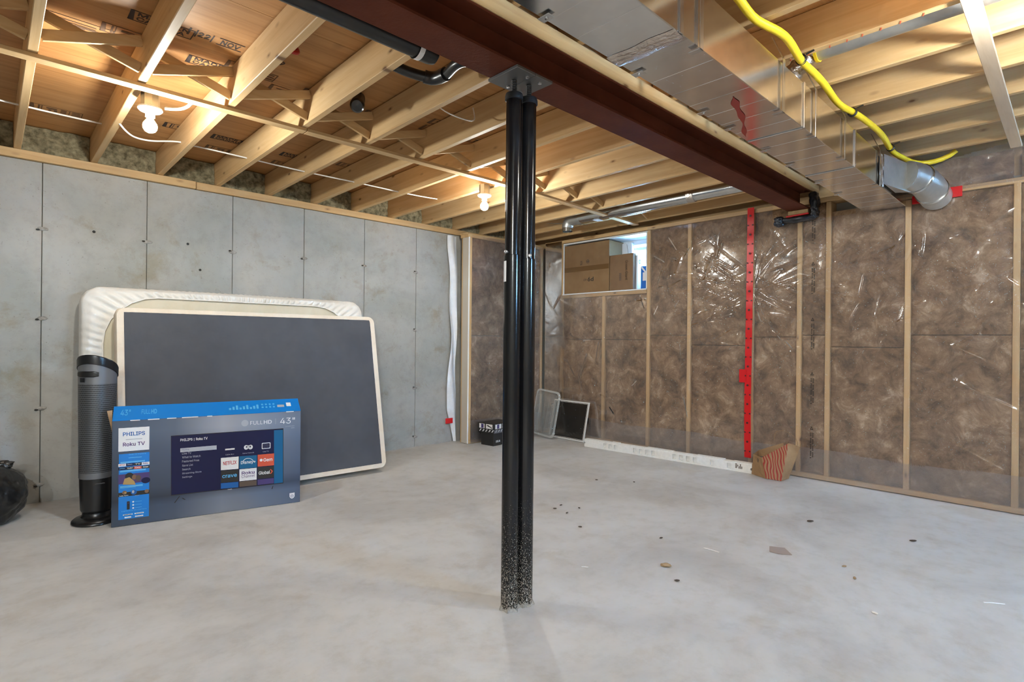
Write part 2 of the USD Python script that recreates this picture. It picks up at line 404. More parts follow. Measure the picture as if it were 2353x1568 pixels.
# perforated sleeve: rows of round holes by angle and height
mat('heater_grille', {'uv': ('attribute', {'attribute': 'st'}), 's': ('separate_xyz', {}),
                      'row': ('math', {'math_type': 'floor'}), 'odd': ('math', {'math_type': 'floored_modulo', 'value2': 2.0}), 'half': ('math', {'math_type': 'multiply', 'value2': 0.5}),
                      'sx': ('math', {'math_type': 'add'}), 'fx': ('math', {'math_type': 'fraction'}), 'fy': ('math', {'math_type': 'fraction'}),
                      'c': ('combine_xyz', {}), 'd': ('vector_math', {'math_type': 'distance', 'vector2': (0.5, 0.5, 0.0)}), 'l': ('math', {'math_type': 'less_than', 'value2': 0.33}),
                      'x': ('mix', {'color1': (0.13, 0.135, 0.145), 'color2': (0.004, 0.004, 0.005)}), 'p': ('principled_bsdf', {'roughness': 0.4, 'metallic': 0.4})},
    [('uv.vector', 's.vector'), ('s.y', 'row.value1'), ('row.value', 'odd.value1'), ('odd.value', 'half.value1'), ('s.x', 'sx.value1'), ('half.value', 'sx.value2'),
     ('sx.value', 'fx.value1'), ('s.y', 'fy.value1'), ('fx.value', 'c.x'), ('fy.value', 'c.y'), ('c.vector', 'd.vector1'), ('d.value', 'l.value1'), ('l.value', 'x.fac'), ('x.color', 'p.base_color')])
plain('plaster_grey', (0.4, 0.39, 0.37), 0.8)
plain('debris_tan', (0.33, 0.22, 0.12), 0.8)
plain('debris_dark', (0.07, 0.055, 0.045), 0.8)
plain('debris_white', (0.75, 0.74, 0.72), 0.6)
plain('debris_film', (0.36, 0.30, 0.27), 0.3)
plain('red_pipe', (0.42, 0.02, 0.015), 0.4)
plain('dark_wrap', (0.02, 0.022, 0.03), 0.3)

# ------------------------------------------------------------------ the room: measures
YL, XR = 4.99, 5.066            # face of the concrete wall, face of the studs opposite
ZB = 2.437                      # top of the steel beam
ZR = 2.515                      # underside of the joists on the near side, over the nailer


def zj(y):
    """underside of the joists: a little lower at the concrete wall"""
    return 2.405 + 0.032 * min(1.0, max(0.0, (4.99 - y) / 3.0))


JD = 0.19
rng = np.random.default_rng(7)

# floor slab
fl = thing('floor', kind='structure')
tag(stage.GetPrimAtPath(fl), 'bare grey poured concrete basement floor', None)
add(fl, 'slab', bx(-3.2, 5.45, -3.4, 5.2, -0.12, 0.0), 'concrete_floor')

# ------------------------------------------------------------------ concrete wall on the left
wl = thing('wall_left', kind='structure')
add(wl, 'backing', bx(-3.2, 5.45, YL + 0.02, YL + 0.21, -0.1, 2.345), 'concrete_wall')
jx = [0.27 + 0.612 * k for k in range(-6, 8)]
for a, b in zip([-3.2] + jx, jx + [5.05]):
    if b - a > 0.05:
        add(wl, 'concrete_panel', obx(((a + b) / 2, YL + 0.016, 1.17), ((b - a) / 2 - 0.0018, 0, 0), (0, 0.016, 0), (0, 0, 1.17 + 0.005), 0.003), 'concrete_wall')
for k, x in enumerate(jx):
    if not -0.5 < x < 3.7:
        continue
    for z in (1.88, 1.262, 0.64, 0.115):
        s = trimesh.creation.icosphere(2, 1.0)
        v = np.array(s.vertices); n = meshkit.fbm(v * 1.7 + (k * 3.1, z * 7, 0), 3, 5)
        v = v * (0.7 + 0.7 * n)[:, None] * (0.028, 0.007, 0.013)
        tp = add(wl, 'tie_patch', trimesh.Trimesh(v + (x + 0.006 * math.sin(9 * x + z * 20), YL - 0.001, z + 0.01 * math.sin(7 * x)), s.faces), 'tie_grout', True)
        h = trimesh.creation.icosphere(1, 1.0); h.apply_scale((0.011, 0.006, 0.006)); h.apply_translation((x - 0.022, YL - 0.006, z + 0.002))
        add(tp, 'tie_hole', h, 'tie_hole', True)
for x, z in ((0.557, 1.911), (1.25, 1.70), (1.16, 1.9)):
    h = trimesh.creation.icosphere(1, 1.0); h.apply_scale((0.010, 0.003, 0.010)); h.apply_translation((x, YL - 0.001, z))
    add(wl, 'pit', h, 'tie_hole', True)
# sill plate in two lengths, wool between the joists above it
add(wl, 'sill_plate', cb(-3.2, 1.208, YL - 0.03, YL + 0.12, 2.347, 2.405), 'wood_x')
add(wl, 'sill_plate', cb(1.214, 4.95, YL - 0.022, YL + 0.12, 2.347, 2.405), 'wood_x')
add(wl, 'rim_board', bx(-3.2, 5.45, YL + 0.12, YL + 0.16, 2.345, 2.80), 'wood_x')
JX = [-3.13 + 0.4125 * k for k in range(0, 20)]
JX = [0.158 + 0.4125 * k for k in range(-8, 12)] + [5.03]        # right face of each joist; 38 mm thick
JT = 0.038
ends = [-3.2] + JX
for a, b in zip(ends[:-1], ends[1:]):
    b0, a0 = b - JT, a
    if b0 - a0 < 0.05:
        continue
    nx, nz = 26, 16
    u, w = np.meshgrid(np.linspace(a0 + 0.002, b0 - 0.002, nx), np.linspace(2.407, 2.594, nz), indexing='ij')
    d = meshkit.fbm(np.stack([u * 14, w * 14, w * 0], -1), 4, 3) * 0.07
    P = np.stack([u, YL + 0.075 - d, w], -1)
    back = P.copy(); back[..., 1] = YL + 0.115
    add(wl, 'rim_insulation', [grid(P[::-1])], 'mineral_wool', True)

# ------------------------------------------------------------------ short return wall in the far corner
YS = 4.735
wc = thing('wall_corner', kind='structure')
add(wc, 'drywall_strip', cb(3.846, 3.858, YS + 0.004, YS + 0.105, 0.004, 2.295, 0.001), 'drywall')
add(wc, 'drywall_edge', cb(3.844, 3.860, YS - 0.004, YS + 0.003, 0.004, 2.295, 0.001), 'drywall_edge')
for x in (3.879, 4.49, 5.03):
    add(wc, 'stud', cb(x - 0.019, x + 0.019, YS, YS + 0.14, 0.038, 2.292), 'wood_z')
add(wc, 'bottom_plate', cb(3.86, 5.06, YS, YS + 0.14, 0.0, 0.038), 'wood_x')
add(wc, 'top_plate', cb(3.84, 5.06, YS - 0.002, YS + 0.14, 2.292, 2.33), 'wood_x')
add(wc, 'blocking', cb(3.84, 5.06, YS + 0.02, YS + 0.15, 2.331, 2.344), 'wood_x')


def batt(parent, a0, a1, z0, z1, along, depth, seed, amp=0.042):
    """one fibreglass batt, its face towards the room lumpy; along = 'y' (wall at x = depth) or 'x' (wall at y = depth)"""
    n, m = max(4, int((a1 - a0) / 0.015)), max(4, int((z1 - z0) / 0.015))
    u, w = np.meshgrid(np.linspace(a0, a1, n), np.linspace(z0, z1, m), indexing='ij')
    d = meshkit.fbm(np.stack([u * 9, w * 9, np.full_like(u, seed * 3.7)], -1), 4, seed)
    edge = np.minimum(np.minimum(u - a0, a1 - u), np.minimum(w - z0, z1 - w))
    d = depth + 0.045 - amp * d - 0.02 * np.clip(edge / 0.04, 0, 1)
    P = np.stack([d, u, w], -1) if along == 'y' else np.stack([u, d, w], -1)
    g = grid(P[::-1] if along == 'y' else P)
    if along == 'y':
        g.invert(); g.invert()
    return add(parent, 'insulation_batt', g, 'fibreglass', True)


for a, b in ((3.90, 4.47), (4.51, 5.01)):
    batt(wc, a, b, 0.04, 1.2, 'x', YS, 11 + int(a * 3)); batt(wc, a, b, 1.205, 2.29, 'x', YS, 17 + int(a * 3))


def creases(u, w, segs):
    """height of a sheet pulled into sharp folds: segs of (u0, w0, u1, w1, width, height)"""
    h = np.zeros_like(u)
    for u0, w0, u1, w1, wd, hh in segs:
        du, dw = u1 - u0, w1 - w0; L = math.hypot(du, dw)
        t = ((u - u0) * du + (w - w0) * dw) / L ** 2
        s = ((u - u0) * dw - (w - w0) * du) / L
        env = np.clip(np.minimum(t + 0.05, 1.0 - t) * 4, 0, 1)
        h += hh * env * np.exp(-(s / wd) ** 2)
    return h


def random_creases(n, ulo, uhi, wlo, whi, lmin, lmax, seed):
    r = np.random.default_rng(seed); out = []
    for _ in range(n):
        u, w, a, L = r.uniform(ulo, uhi), r.uniform(wlo, whi), r.uniform(0, np.pi), r.uniform(lmin, lmax)
        out.append((u, w, u + L * math.cos(a), w + L * math.sin(a), r.uniform(0.006, 0.016), r.uniform(0.0015, 0.005) * r.choice([-1, 1])))
    return out


def film(parent, name, a0, a1, z0, z1, along, depth, segs, mat_, step=0.009, wob=0.004, keep=None):
    n, m = int((a1 - a0) / step), int((z1 - z0) / step)
    u, w = np.meshgrid(np.linspace(a0, a1, n), np.linspace(z0, z1, m), indexing='ij')
    h = creases(u, w, segs) + wob * (meshkit.fbm(np.stack([u * 3, w * 3, u * 0], -1), 3, 8) - 0.5)
    d = depth - h
    P = np.stack([d, u, w], -1) if along == 'y' else np.stack([u, d, w], -1)
    g = grid(P)
    if keep is not None:
        c = np.stack([u.ravel(), w.ravel()], -1)[g.faces].mean(1)
        g.update_faces(keep(c[:, 0], c[:, 1])); g.remove_unreferenced_vertices()
    return add(parent, name, g, mat_, True)


film(wc, 'vapour_barrier', 3.885, 5.05, 0.01, 2.32, 'x', YS - 0.008, random_creases(26, 3.9, 5.0, 0.2, 2.2, 0.1, 0.5, 4), 'polythene_dull', 0.012)
film(wc, 'vapour_barrier', 3.885, 5.05, 0.01, 0.26, 'x', YS - 0.018, random_creases(6, 3.9, 5.0, 0.05, 0.2, 0.1, 0.3, 5), 'polythene_double', 0.014)

# ------------------------------------------------------------------ insulated stud wall on the right, with the window
wr = thing('wall_right', kind='structure')
WY0, WY1, WZ0, WZ1 = 3.245, 4.42, 1.712, 2.312
for m in (bx(5.23, 5.45, -3.4, WY0, -0.1, 2.345), bx(5.23, 5.45, WY1, 5.2, -0.1, 2.345), bx(5.23, 5.45, WY0, WY1, -0.1, WZ0 - 0.02), bx(5.23, 5.45, WY0, WY1, WZ1 + 0.03, 2.345)):
    add(wr, 'foundation', m, 'concrete_wall')
add(wr, 'rim_board', bx(5.30, 5.34, -3.4, 5.2, 2.345, 2.80), 'wood_y')
studs = [4.63, 4.42 + 0.019, 3.205 + 0.019, 2.756, 2.135, 1.726, 1.502, 0.953, 0.340, -0.27, -0.88, -1.49, -2.1, -2.71]
for y in studs:
    add(wr, 'stud', cb(XR, XR + 0.14, y - 0.019, y + 0.019, 0.038, 2.335 if y > 1.2 else (2.29 if y < 0.9 else 2.25)), 'wood_z')
add(wr, 'stud', cb(XR, XR + 0.14, 3.81 - 0.019, 3.81 + 0.019, 0.038, 1.665), 'wood_z')
add(wr, 'window_sill_stud', cb(XR, XR + 0.14, WY0, WY1, 1.667, 1.705), 'wood_y')
add(wr, 'bottom_plate', cb(XR - 0.004, XR + 0.14, -3.2, 4.72, 0.006, 0.044), 'wood_y')
add(wr, 'top_plate', cb(XR - 0.002, XR + 0.14, 1.15, 4.72, 2.337, 2.375), 'wood_y')
add(wr, 'top_plate', cb(XR - 0.002, XR + 0.14, -3.2, 1.1, 2.255, 2.293), 'wood_y')
bays = sorted([-3.2] + studs + [4.70])
for k, (a, b) in enumerate(zip(bays[:-1], bays[1:])):
    a, b = a + 0.021, b - 0.021
    if b - a < 0.04 or b < -0.3:
        continue
    if 3.2 < a and b < 4.45:
        for c, d in ((WY0, 3.789), (3.831, WY1)):
            batt(wr, c, d, 0.045, 1.17, 'y', XR, 30 + k + int(c)); batt(wr, c, d, 1.175, 1.664, 'y', XR, 50 + k + int(c))
        continue
    zs = 1.17 + (0.05 * math.sin(5 * a)); zt = 2.335 if a > 1.2 else 2.25
    batt(wr, a, b, 0.045, zs, 'y', XR, 30 + k); batt(wr, a, b, zs + 0.004, zt, 'y', XR, 50 + k)
rr = np.random.default_rng(21)
segs = random_creases(60, 0.2, 4.7, 0.1, 2.25, 0.06, 0.4, 9)
for _ in range(80):                      # folds fanning out from the taped joint
    a = rr.uniform(-0.5 * np.pi, 0.5 * np.pi) if rr.random() < 0.6 else rr.uniform(0.75 * np.pi, 1.25 * np.pi)
    r0, L = rr.uniform(0.03, 0.3), rr.uniform(0.15, 0.9)
    c = (2.13, rr.normal(1.62, 0.12))
    a = np.pi + a if abs(a) < 1.6 else a + np.pi
    segs.append((c[0] + r0 * math.cos(a), c[1] + r0 * math.sin(a), c[0] + (r0 + L) * math.cos(a), c[1] + (r0 + L) * math.sin(a), rr.uniform(0.005, 0.009), rr.uniform(0.0015, 0.005) * rr.choice([-1, 1])))
for _ in range(64):                      # crumpled patches high on the wall
    c = ((3.0, 1.75), (2.5, 2.1), (2.6, 1.9), (1.3, 1.75), (0.5, 1.9), (1.1, 1.95), (0.45, 1.6), (0.7, 1.35))[rr.integers(8)]
    y, z = rr.normal(c[0], 0.17), rr.normal(c[1], 0.12); a = rr.normal(0.5, 0.6); L = rr.uniform(0.06, 0.25)
    segs.append((y, z, y + L * math.cos(a), z - L * math.sin(a), rr.uniform(0.006, 0.012), rr.uniform(0.003, 0.009) * rr.choice([-1, 1])))
for y, z in ((0.6, 1.1), (0.75, 0.95), (0.45, 0.78), (0.85, 0.7), (0.5, 0.35)):
    segs.append((y + 0.25, z + 0.12, y - 0.2, z - 0.12, 0.018, 0.006))
film(wr, 'vapour_barrier', -0.6, 4.70, 0.012, 2.365, 'y', XR - 0.012, segs, 'polythene', 0.0065, 0.008,
     keep=lambda u, w: ~((u > WY0 - 0.01) & (u < WY1 + 0.01) & (w > 1.70)) & ~((u < 1.12) & (w > 2.285)) & ~((u > 1.3) & (u < 1.95) & (w > 2.2)))
film(wr, 'vapour_barrier', -0.6, 4.70, 0.008, 0.265, 'y', XR - 0.022, random_creases(24, -0.5, 4.6, 0.03, 0.25, 0.1, 0.5, 15), 'polythene_double', 0.014, 0.006,
     keep=lambda u, w: w < 0.255 + 0.012 * np.sin(u * 5))
film(wr, 'vapour_barrier', -0.6, 1.0, 2.27, 2.56, 'y', XR - 0.006, random_creases(24, -0.3, 0.95, 2.29, 2.54, 0.08, 0.4, 16), 'polythene_double', 0.012, 0.02,
     keep=lambda u, w: w < 2.56 - 0.11 * np.clip((u - 0.2), 0, 1))
for a, b in ((-0.28, 0.32), (0.36, 0.93)):
    batt(wr, a, b, 2.296, 2.50, 'y', XR + 0.01, 77 + int(a * 5))
# printed columns on the sheet
for z in (0.16, 0.62, 1.08, 1.55, 2.0):
    o = np.array([XR - 0.025, 1.60, z])
    mk = [bx(-0.0004, 0.0004, -0.006 + 0.016 * c, 0.004 + 0.016 * c, 0.02 + 0.011 * k, 0.026 + 0.011 * k) for c in (0, 1) for k in range(20) if (k * 7 + c * 3) % 5]
    tri = extrude(Polygon([(-0.01, 0.26), (0.016, 0.26), (0.003, 0.29)]).difference(Polygon([(-0.003, 0.265), (0.009, 0.265), (0.003, 0.28)])), 0.0006)
    tri = frame_mesh(tri, (0, 0.006, 0), Y, Z, X)
    m = trimesh.util.concatenate(mk + [tri]); m.apply_translation(o)
    add(wr, 'printed_mark', m, 'print_black')

w1 = thing('window_1', kind='structure')
tag(stage.GetPrimAtPath(w1), 'small high basement window in a deep white recess', None)
add(w1, 'jamb', [cb(XR + 0.002, 5.43, WY0 - 0.002, WY0 + 0.012, WZ0, WZ1 + 0.012)], 'vinyl_white')
add(w1, 'jamb', [cb(XR + 0.002, 5.43, WY1 - 0.012, WY1 + 0.002, WZ0, WZ1 + 0.012)], 'vinyl_white')
add(w1, 'head', cb(XR + 0.002, 5.43, WY0, WY1, WZ1 + 0.001, WZ1 + 0.02), 'vinyl_white')
add(w1, 'sill', cb(XR - 0.01, 5.43, WY0 - 0.0, WY1, WZ0 - 0.007, WZ0 + 0.008), 'vinyl_white')
fx = 5.39
for z0, z1, nm in ((WZ1 - 0.055, WZ1, 'frame'), (WZ0 + 0.008, WZ0 + 0.06, 'frame'), (WZ1 - 0.115, WZ1 - 0.08, 'sash_rail'), (WZ0 + 0.085, WZ0 + 0.12, 'sash_rail')):
    add(w1, nm, cb(fx - (0.02 if nm == 'frame' else 0.0), fx + 0.04, WY0 + 0.012, WY1 - 0.012, z0, z1, 0.004), 'vinyl_white')
for y0, y1, nm in ((WY0 + 0.012, WY0 + 0.06, 'frame'), (WY1 - 0.06, WY1 - 0.012, 'frame'), (3.80, 3.86, 'sash_rail')):
    add(w1, nm, cb(fx - 0.0, fx + 0.04, y0, y1, WZ0 + 0.06, WZ1 - 0.055, 0.004), 'vinyl_white')
add(w1, 'glass_pane', bx(fx + 0.015, fx + 0.02, WY0 + 0.05, WY1 - 0.05, WZ0 + 0.05, WZ1 - 0.05), 'glass')

# unseen walls behind the camera, closing the room against the sky light
wb = thing('wall_back', kind='structure'); add(wb, 'concrete_panel', bx(-3.4, -3.2, -3.4, 5.2, -0.1, 2.8), 'concrete_wall')
ws = thing('wall_side', kind='structure')
for m in (bx(-3.4, 2.50, -3.6, -3.4, -0.1, 2.8), bx(3.70, 5.45, -3.6, -3.4, -0.1, 2.8), bx(2.50, 3.70, -3.6, -3.4, -0.1, 1.72), bx(2.50, 3.70, -3.6, -3.4, 2.32, 2.8)):
    add(ws, 'concrete_panel', m, 'concrete_wall')
w2 = thing('window_2', kind='structure')  # out of view, its daylight puts blue highlights on the posts
for x0, x1, z0, z1 in ((2.50, 2.56, 1.72, 2.32), (3.64, 3.70, 1.72, 2.32), (3.08, 3.12, 1.78, 2.26), (2.56, 3.64, 1.72, 1.78), (2.56, 3.64, 2.26, 2.32)):
    add(w2, 'frame', cb(x0, x1, -3.58, -3.53, z0, z1, 0.004), 'vinyl_white')
add(w2, 'glass_pane', bx(2.55, 3.65, -3.558, -3.553, 1.77, 2.27), 'glass')

# ------------------------------------------------------------------ ceiling: joists, sheathing, strapping, bridging
ce = thing('ceiling', kind='structure')
tag(stage.GetPrimAtPath(ce), 'open floor framing of softwood joists under plywood', None)
BY0, BY1 = 1.615, 1.800            # the beam lies between these
for k, x in enumerate(JX):
    zs = [(y, zj(y)) for y in (YL + 0.11, 3.4, BY1 + 0.005)]
    pts = [(x - JT * i, y, z + h) for y, z in (zs[0], zs[-1]) for h in (0.0, JD) for i in (0, 1)]
    y0, y1 = BY1 + 0.005, YL + 0.11
    d = np.array([0, y1 - y0, zj(4.99) - zj(y0)]); L = np.linalg.norm(d); d /= L
    up = np.cross(X, d)
    c = np.array([x - JT / 2, (y0 + y1) / 2, (zj(4.99) + zj(y0)) / 2]) + up * JD / 2
    add(ce, 'joist', obx(c, X * JT / 2, d * L / 2, up * JD / 2, 0.003), 'wood_y')
for k in range(len(JX)):
    x = JX[k] + 0.172
    if x < 5.2:
        add(ce, 'joist', cb(x - JT, x, -3.4, BY1 - 0.055, ZR, ZR + JD, 0.003), 'wood_y')
# plywood sheets, seams along the room
add(ce, 'floor_covering', bx(-3.4, 5.45, -3.6, 5.2, 2.80, 2.82), 'plywood')  # added cover above the framing, unseen, keeps sky light from leaking in
add(ce, 'blocking', bx(-3.19, 5.29, 1.752, 1.772, ZR + 0.0, 2.79), 'wood_x')  # added filler over the beam, shuts the plywood step against sky light
ys = [5.12, 3.82, 2.60, 1.75, 1.38, 0.16, -1.06, -2.28, -3.4]
for r_, (b, a) in enumerate(zip(ys[:-1], ys[1:])):
    off = -3.2 + (0.62 if r_ % 2 else -0.2)
    xs = [-3.2] + [off + 2.44 * k for k in range(0, 5) if -3.1 < off + 2.44 * k < 5.4] + [5.45]
    for x0, x1 in zip(xs[:-1], xs[1:]):
        za, zb = (zj(a) + JD + 0.004, zj(min(b, 4.99)) + JD + 0.004) if a > 1.7 else (ZR + JD + 0.001,) * 2
        v = [(x, y, z + h) for (y, z) in ((a + 0.001, za), (b - 0.001, zb)) for x in (x0 + 0.001, x1 - 0.001) for h in (0, 0.018)]
        add(ce, 'plywood_sheet', hull(v), 'plywood')
add(ce, 'strapping', board((-1.2, 3.32, zj(3.32) - 0.0105), (1.39, 3.30, zj(3.3) - 0.0105), 0.064, 0.019), 'wood_x')
add(ce, 'strapping', board((1.395, 3.30, zj(3.3) - 0.0105), (3.17, 3.27, zj(3.27) - 0.0105), 0.064, 0.019), 'wood_x')
add(ce, 'strapping', board((3.175, 3.275, zj(3.27) - 0.0105), (5.05, 3.37, zj(3.37) - 0.0105), 0.064, 0.019), 'wood_x')
add(ce, 'strapping', board((0.6, 0.309, ZR - 0.0105), (5.05, 0.347, ZR - 0.0105), 0.060, 0.019), 'wood_pale')
for k in range(7, len(JX) - 1):
    a, b = JX[k] + 0.001, JX[k + 1] - JT - 0.001
    if b - a < 0.2:
        continue
    z0, z1 = zj(3.2) + 0.012, zj(3.2) + JD - 0.03
    j = 0.012 * math.sin(k * 2.3)
    add(ce, 'cross_brace', board((a, 3.16 + j, z0 + 0.022), (b, 3.16 + j, z1 - 0.01), 0.019, 0.048), 'wood_x')
    add(ce, 'cross_brace', board((a, 3.20 + j, z1 - 0.01), (b, 3.20 + j, z0 + 0.022), 0.019, 0.048), 'wood_x')


# ink stamps on the plywood
def stamp(x, y, items, mat_='ink', w=0.2, h=0.075, frame=True, k=1.3):
    """x, y: corner of the stamp; reads along +x from below with its top towards the wall"""
    z = zj(min(y, 4.99)) + JD + 0.0032
    xd, yd = X, np.array([0, -1.0, 0.0107])
    o = np.array([x, y, z])
    ms = []
    if frame:
        t = 0.0035
        ring = sbox(0, 0, w, h).difference(sbox(t, t, w - t, h - t))
        ms.append(frame_mesh(extrude(ring, 0.0006), o, xd, yd, -Z))
        ms.append(frame_mesh(extrude(Polygon([(0, 0), (0.018, 0), (0.012, h), (0.004, h)]), 0.0006), o, xd, yd, -Z))
    for s, tx, ty, tw, th, b in items:
        if s == '#':
            ms.append(frame_mesh(extrude(sbox(tx, ty, tx + tw, ty + th), 0.0006), o, xd, yd, -Z))
        else:
            ms.append(text(s, tw, th, o + xd * tx + yd * ty, xd, yd, -Z, b))
    m = trimesh.util.concatenate(ms)
    m.vertices = o + (np.asarray(m.vertices) - o) * (k, k, 1)
    add(ce, 'lettering', m, mat_)


MADE = [('MADE IN', 0.024, 0.042, 0.16, 0.026, True), ('CANADA', 0.024, 0.010, 0.15, 0.026, True)]
BARS = [('#', 0.03, 0.008, 0.006, 0.06, 0), ('#', 0.042, 0.008, 0.003, 0.06, 0), ('#', 0.06, 0.04, 0.04, 0.016, 0), ('#', 0.07, 0.012, 0.01, 0.02, 0), ('#', 0.09, 0.012, 0.012, 0.02, 0),
        ('#', 0.115, 0.010, 0.022, 0.012, 0), ('#', 0.115, 0.030, 0.022, 0.012, 0), ('#', 0.115, 0.050, 0.022, 0.012, 0), ('#', 0.147, 0.008, 0.003, 0.06, 0), ('#', 0.158, 0.012, 0.034, 0.010, 0), ('#', 0.158, 0.034, 0.034, 0.010, 0), ('#', 0.158, 0.054, 0.030, 0.010, 0)]
LOGO = [('#', 0.03, 0.045, 0.12, 0.006, 0), ('#', 0.05, 0.030, 0.10, 0.004, 0), ('#', 0.09, 0.016, 0.08, 0.010, 0), ('#', 0.02, 0.008, 0.10, 0.008, 0), ('#', 0.17, 0.006, 0.02, 0.02, 0)]


def up_at(px, py):
    return at(px, py, 2, 2.618)[:2]


for (px, py), it, mt in (((292, 42), MADE, 'ink'), ((424, 140), MADE, 'ink'), ((228, 68), BARS, 'ink_pale'), ((96, 40), LOGO, 'ink_pale'),
                         ((512, 152), BARS, 'ink_pale'), ((68, 240), BARS, 'ink_pale'), ((372, 285), BARS, 'ink'), ((482, 312), MADE, 'ink'), ((468, 335), BARS, 'ink_pale'),
                         ((610, 205), LOGO, 'ink_pale'), ((686, 214), BARS, 'ink_pale'), ((640, 352), MADE, 'ink'), ((620, 370), BARS, 'ink_pale'), ((960, 295), BARS, 'ink_pale'),
                         ((980, 282), LOGO, 'ink_pale'), ((826, 262), MADE, 'ink_pale'), ((770, 375), BARS, 'ink_pale'), ((775, 400), LOGO, 'ink_pale'), ((1060, 320), BARS, 'ink_pale')):
    p = up_at(px, py)
    stamp(p[0], p[1], it, mt)
p = up_at(428, 78)
stamp(p[0], p[1], [('22', 0.03, 0.01, 0.035, 0.032, True), ('#', 0.022, 0.0, 0.004, 0.05, 0), ('#', 0.07, 0.0, 0.004, 0.05, 0), ('NOV', 0.10, 0.008, 0.06, 0.032, True), ('#', 0.09, 0.0, 0.08, 0.004, 0), ('#', 0.09, 0.047, 0.08, 0.004, 0),
                   ('#', 0.19, 0.006, 0.03, 0.034, 0), ('8089', 0.225, 0.008, 0.09, 0.032, True), ('#', 0.0, 0.0, 0.006, 0.05, 0)], 'ink', frame=False, k=1.45)
# crayon ticks on a joist edge over the duct
tk = []
for y in (1.0, 0.92, 0.83, 0.76, 0.70, 0.63, 0.56, 0.48):
    tk.append(obx((JX[14] + 0.172 - 0.012, y, ZR - 0.0006), (0.012, 0.004, 0), (-0.001, 0.0022, 0), (0, 0, 0.0005)))
add(ce, 'chalk_mark', tk, 'red_crayon')

# ------------------------------------------------------------------ steel beam, plate and posts
BZ0, BZ1 = 2.282, 2.437
bm = thing('steel_beam', 'long rust-red steel beam spanning the basement on two black posts', 'beam', (1.0, 1.7075, BZ0), kind='structure')
yb0, yb1 = 1.625, 1.790
prof = Polygon([(yb0, BZ0), (yb1, BZ0), (yb1, BZ0 + 0.010), (1.7105, BZ0 + 0.012), (1.7105, BZ1 - 0.012), (yb1, BZ1 - 0.010), (yb1, BZ1), (yb0, BZ1), (yb0, BZ1 - 0.010),
                (1.7045, BZ1 - 0.012), (1.7045, BZ0 + 0.012), (yb0, BZ0 + 0.010)])
add(bm, 'beam', frame_mesh(extrude(prof, 8.1), (-3.1, 0, 0), Y, Z, X), 'beam_paint')
add(bm, 'nailer', cb(-3.1, 5.2, 1.618, 1.797, BZ1 + 0.0005, ZR - 0.001), 'wood_dull')
def lump(lo, hi, seed, f=14.0, amp=0.35):
    g_ = trimesh.creation.icosphere(4, 1.0); v_ = np.array(g_.vertices)
    v_ = np.sign(v_) * np.abs(v_) ** 0.6
    lo, hi = np.asarray(lo, float), np.asarray(hi, float)
    p_ = (lo + hi) / 2 + v_ * (hi - lo) / 2
    n_ = meshkit.fbm(p_ * f + seed, 4, seed) - 0.5
    p_ = p_ + np.asarray(g_.vertices) * n_[:, None] * amp * (hi - lo).min()
    return trimesh.Trimesh(p_, g_.faces, process=False)


add(bm, 'end_wrap', lump((4.95, 1.56, 2.21), (5.055, 1.62, 2.42), 3, 18, 0.9), 'dark_wrap', True, label='dark plastic wrapped round the end of the beam')
add(bm, 'end_wrap', lump((4.96, 1.58, 2.19), (5.055, 1.87, 2.228), 4, 18, 0.9), 'dark_wrap', True, label='dark plastic wrapped round the end of the beam')
add(bm, 'end_wrap', lump((4.94, 1.83, 2.175), (5.055, 1.90, 2.24), 5, 24, 0.9), 'dark_wrap', True, label='dark plastic wrapped round the end of the beam')
add(bm, 'end_tape', board((4.955, 1.62, 2.238), (4.965, 1.80, 2.234), 0.02, 0.012), 'red_tape', label='red tape under the beam end')
add(bm, 'wood_block', cb(4.97, 5.06, 1.63, 1.79, 2.245, 2.281), 'wood_dull', label='wooden block under the beam end')

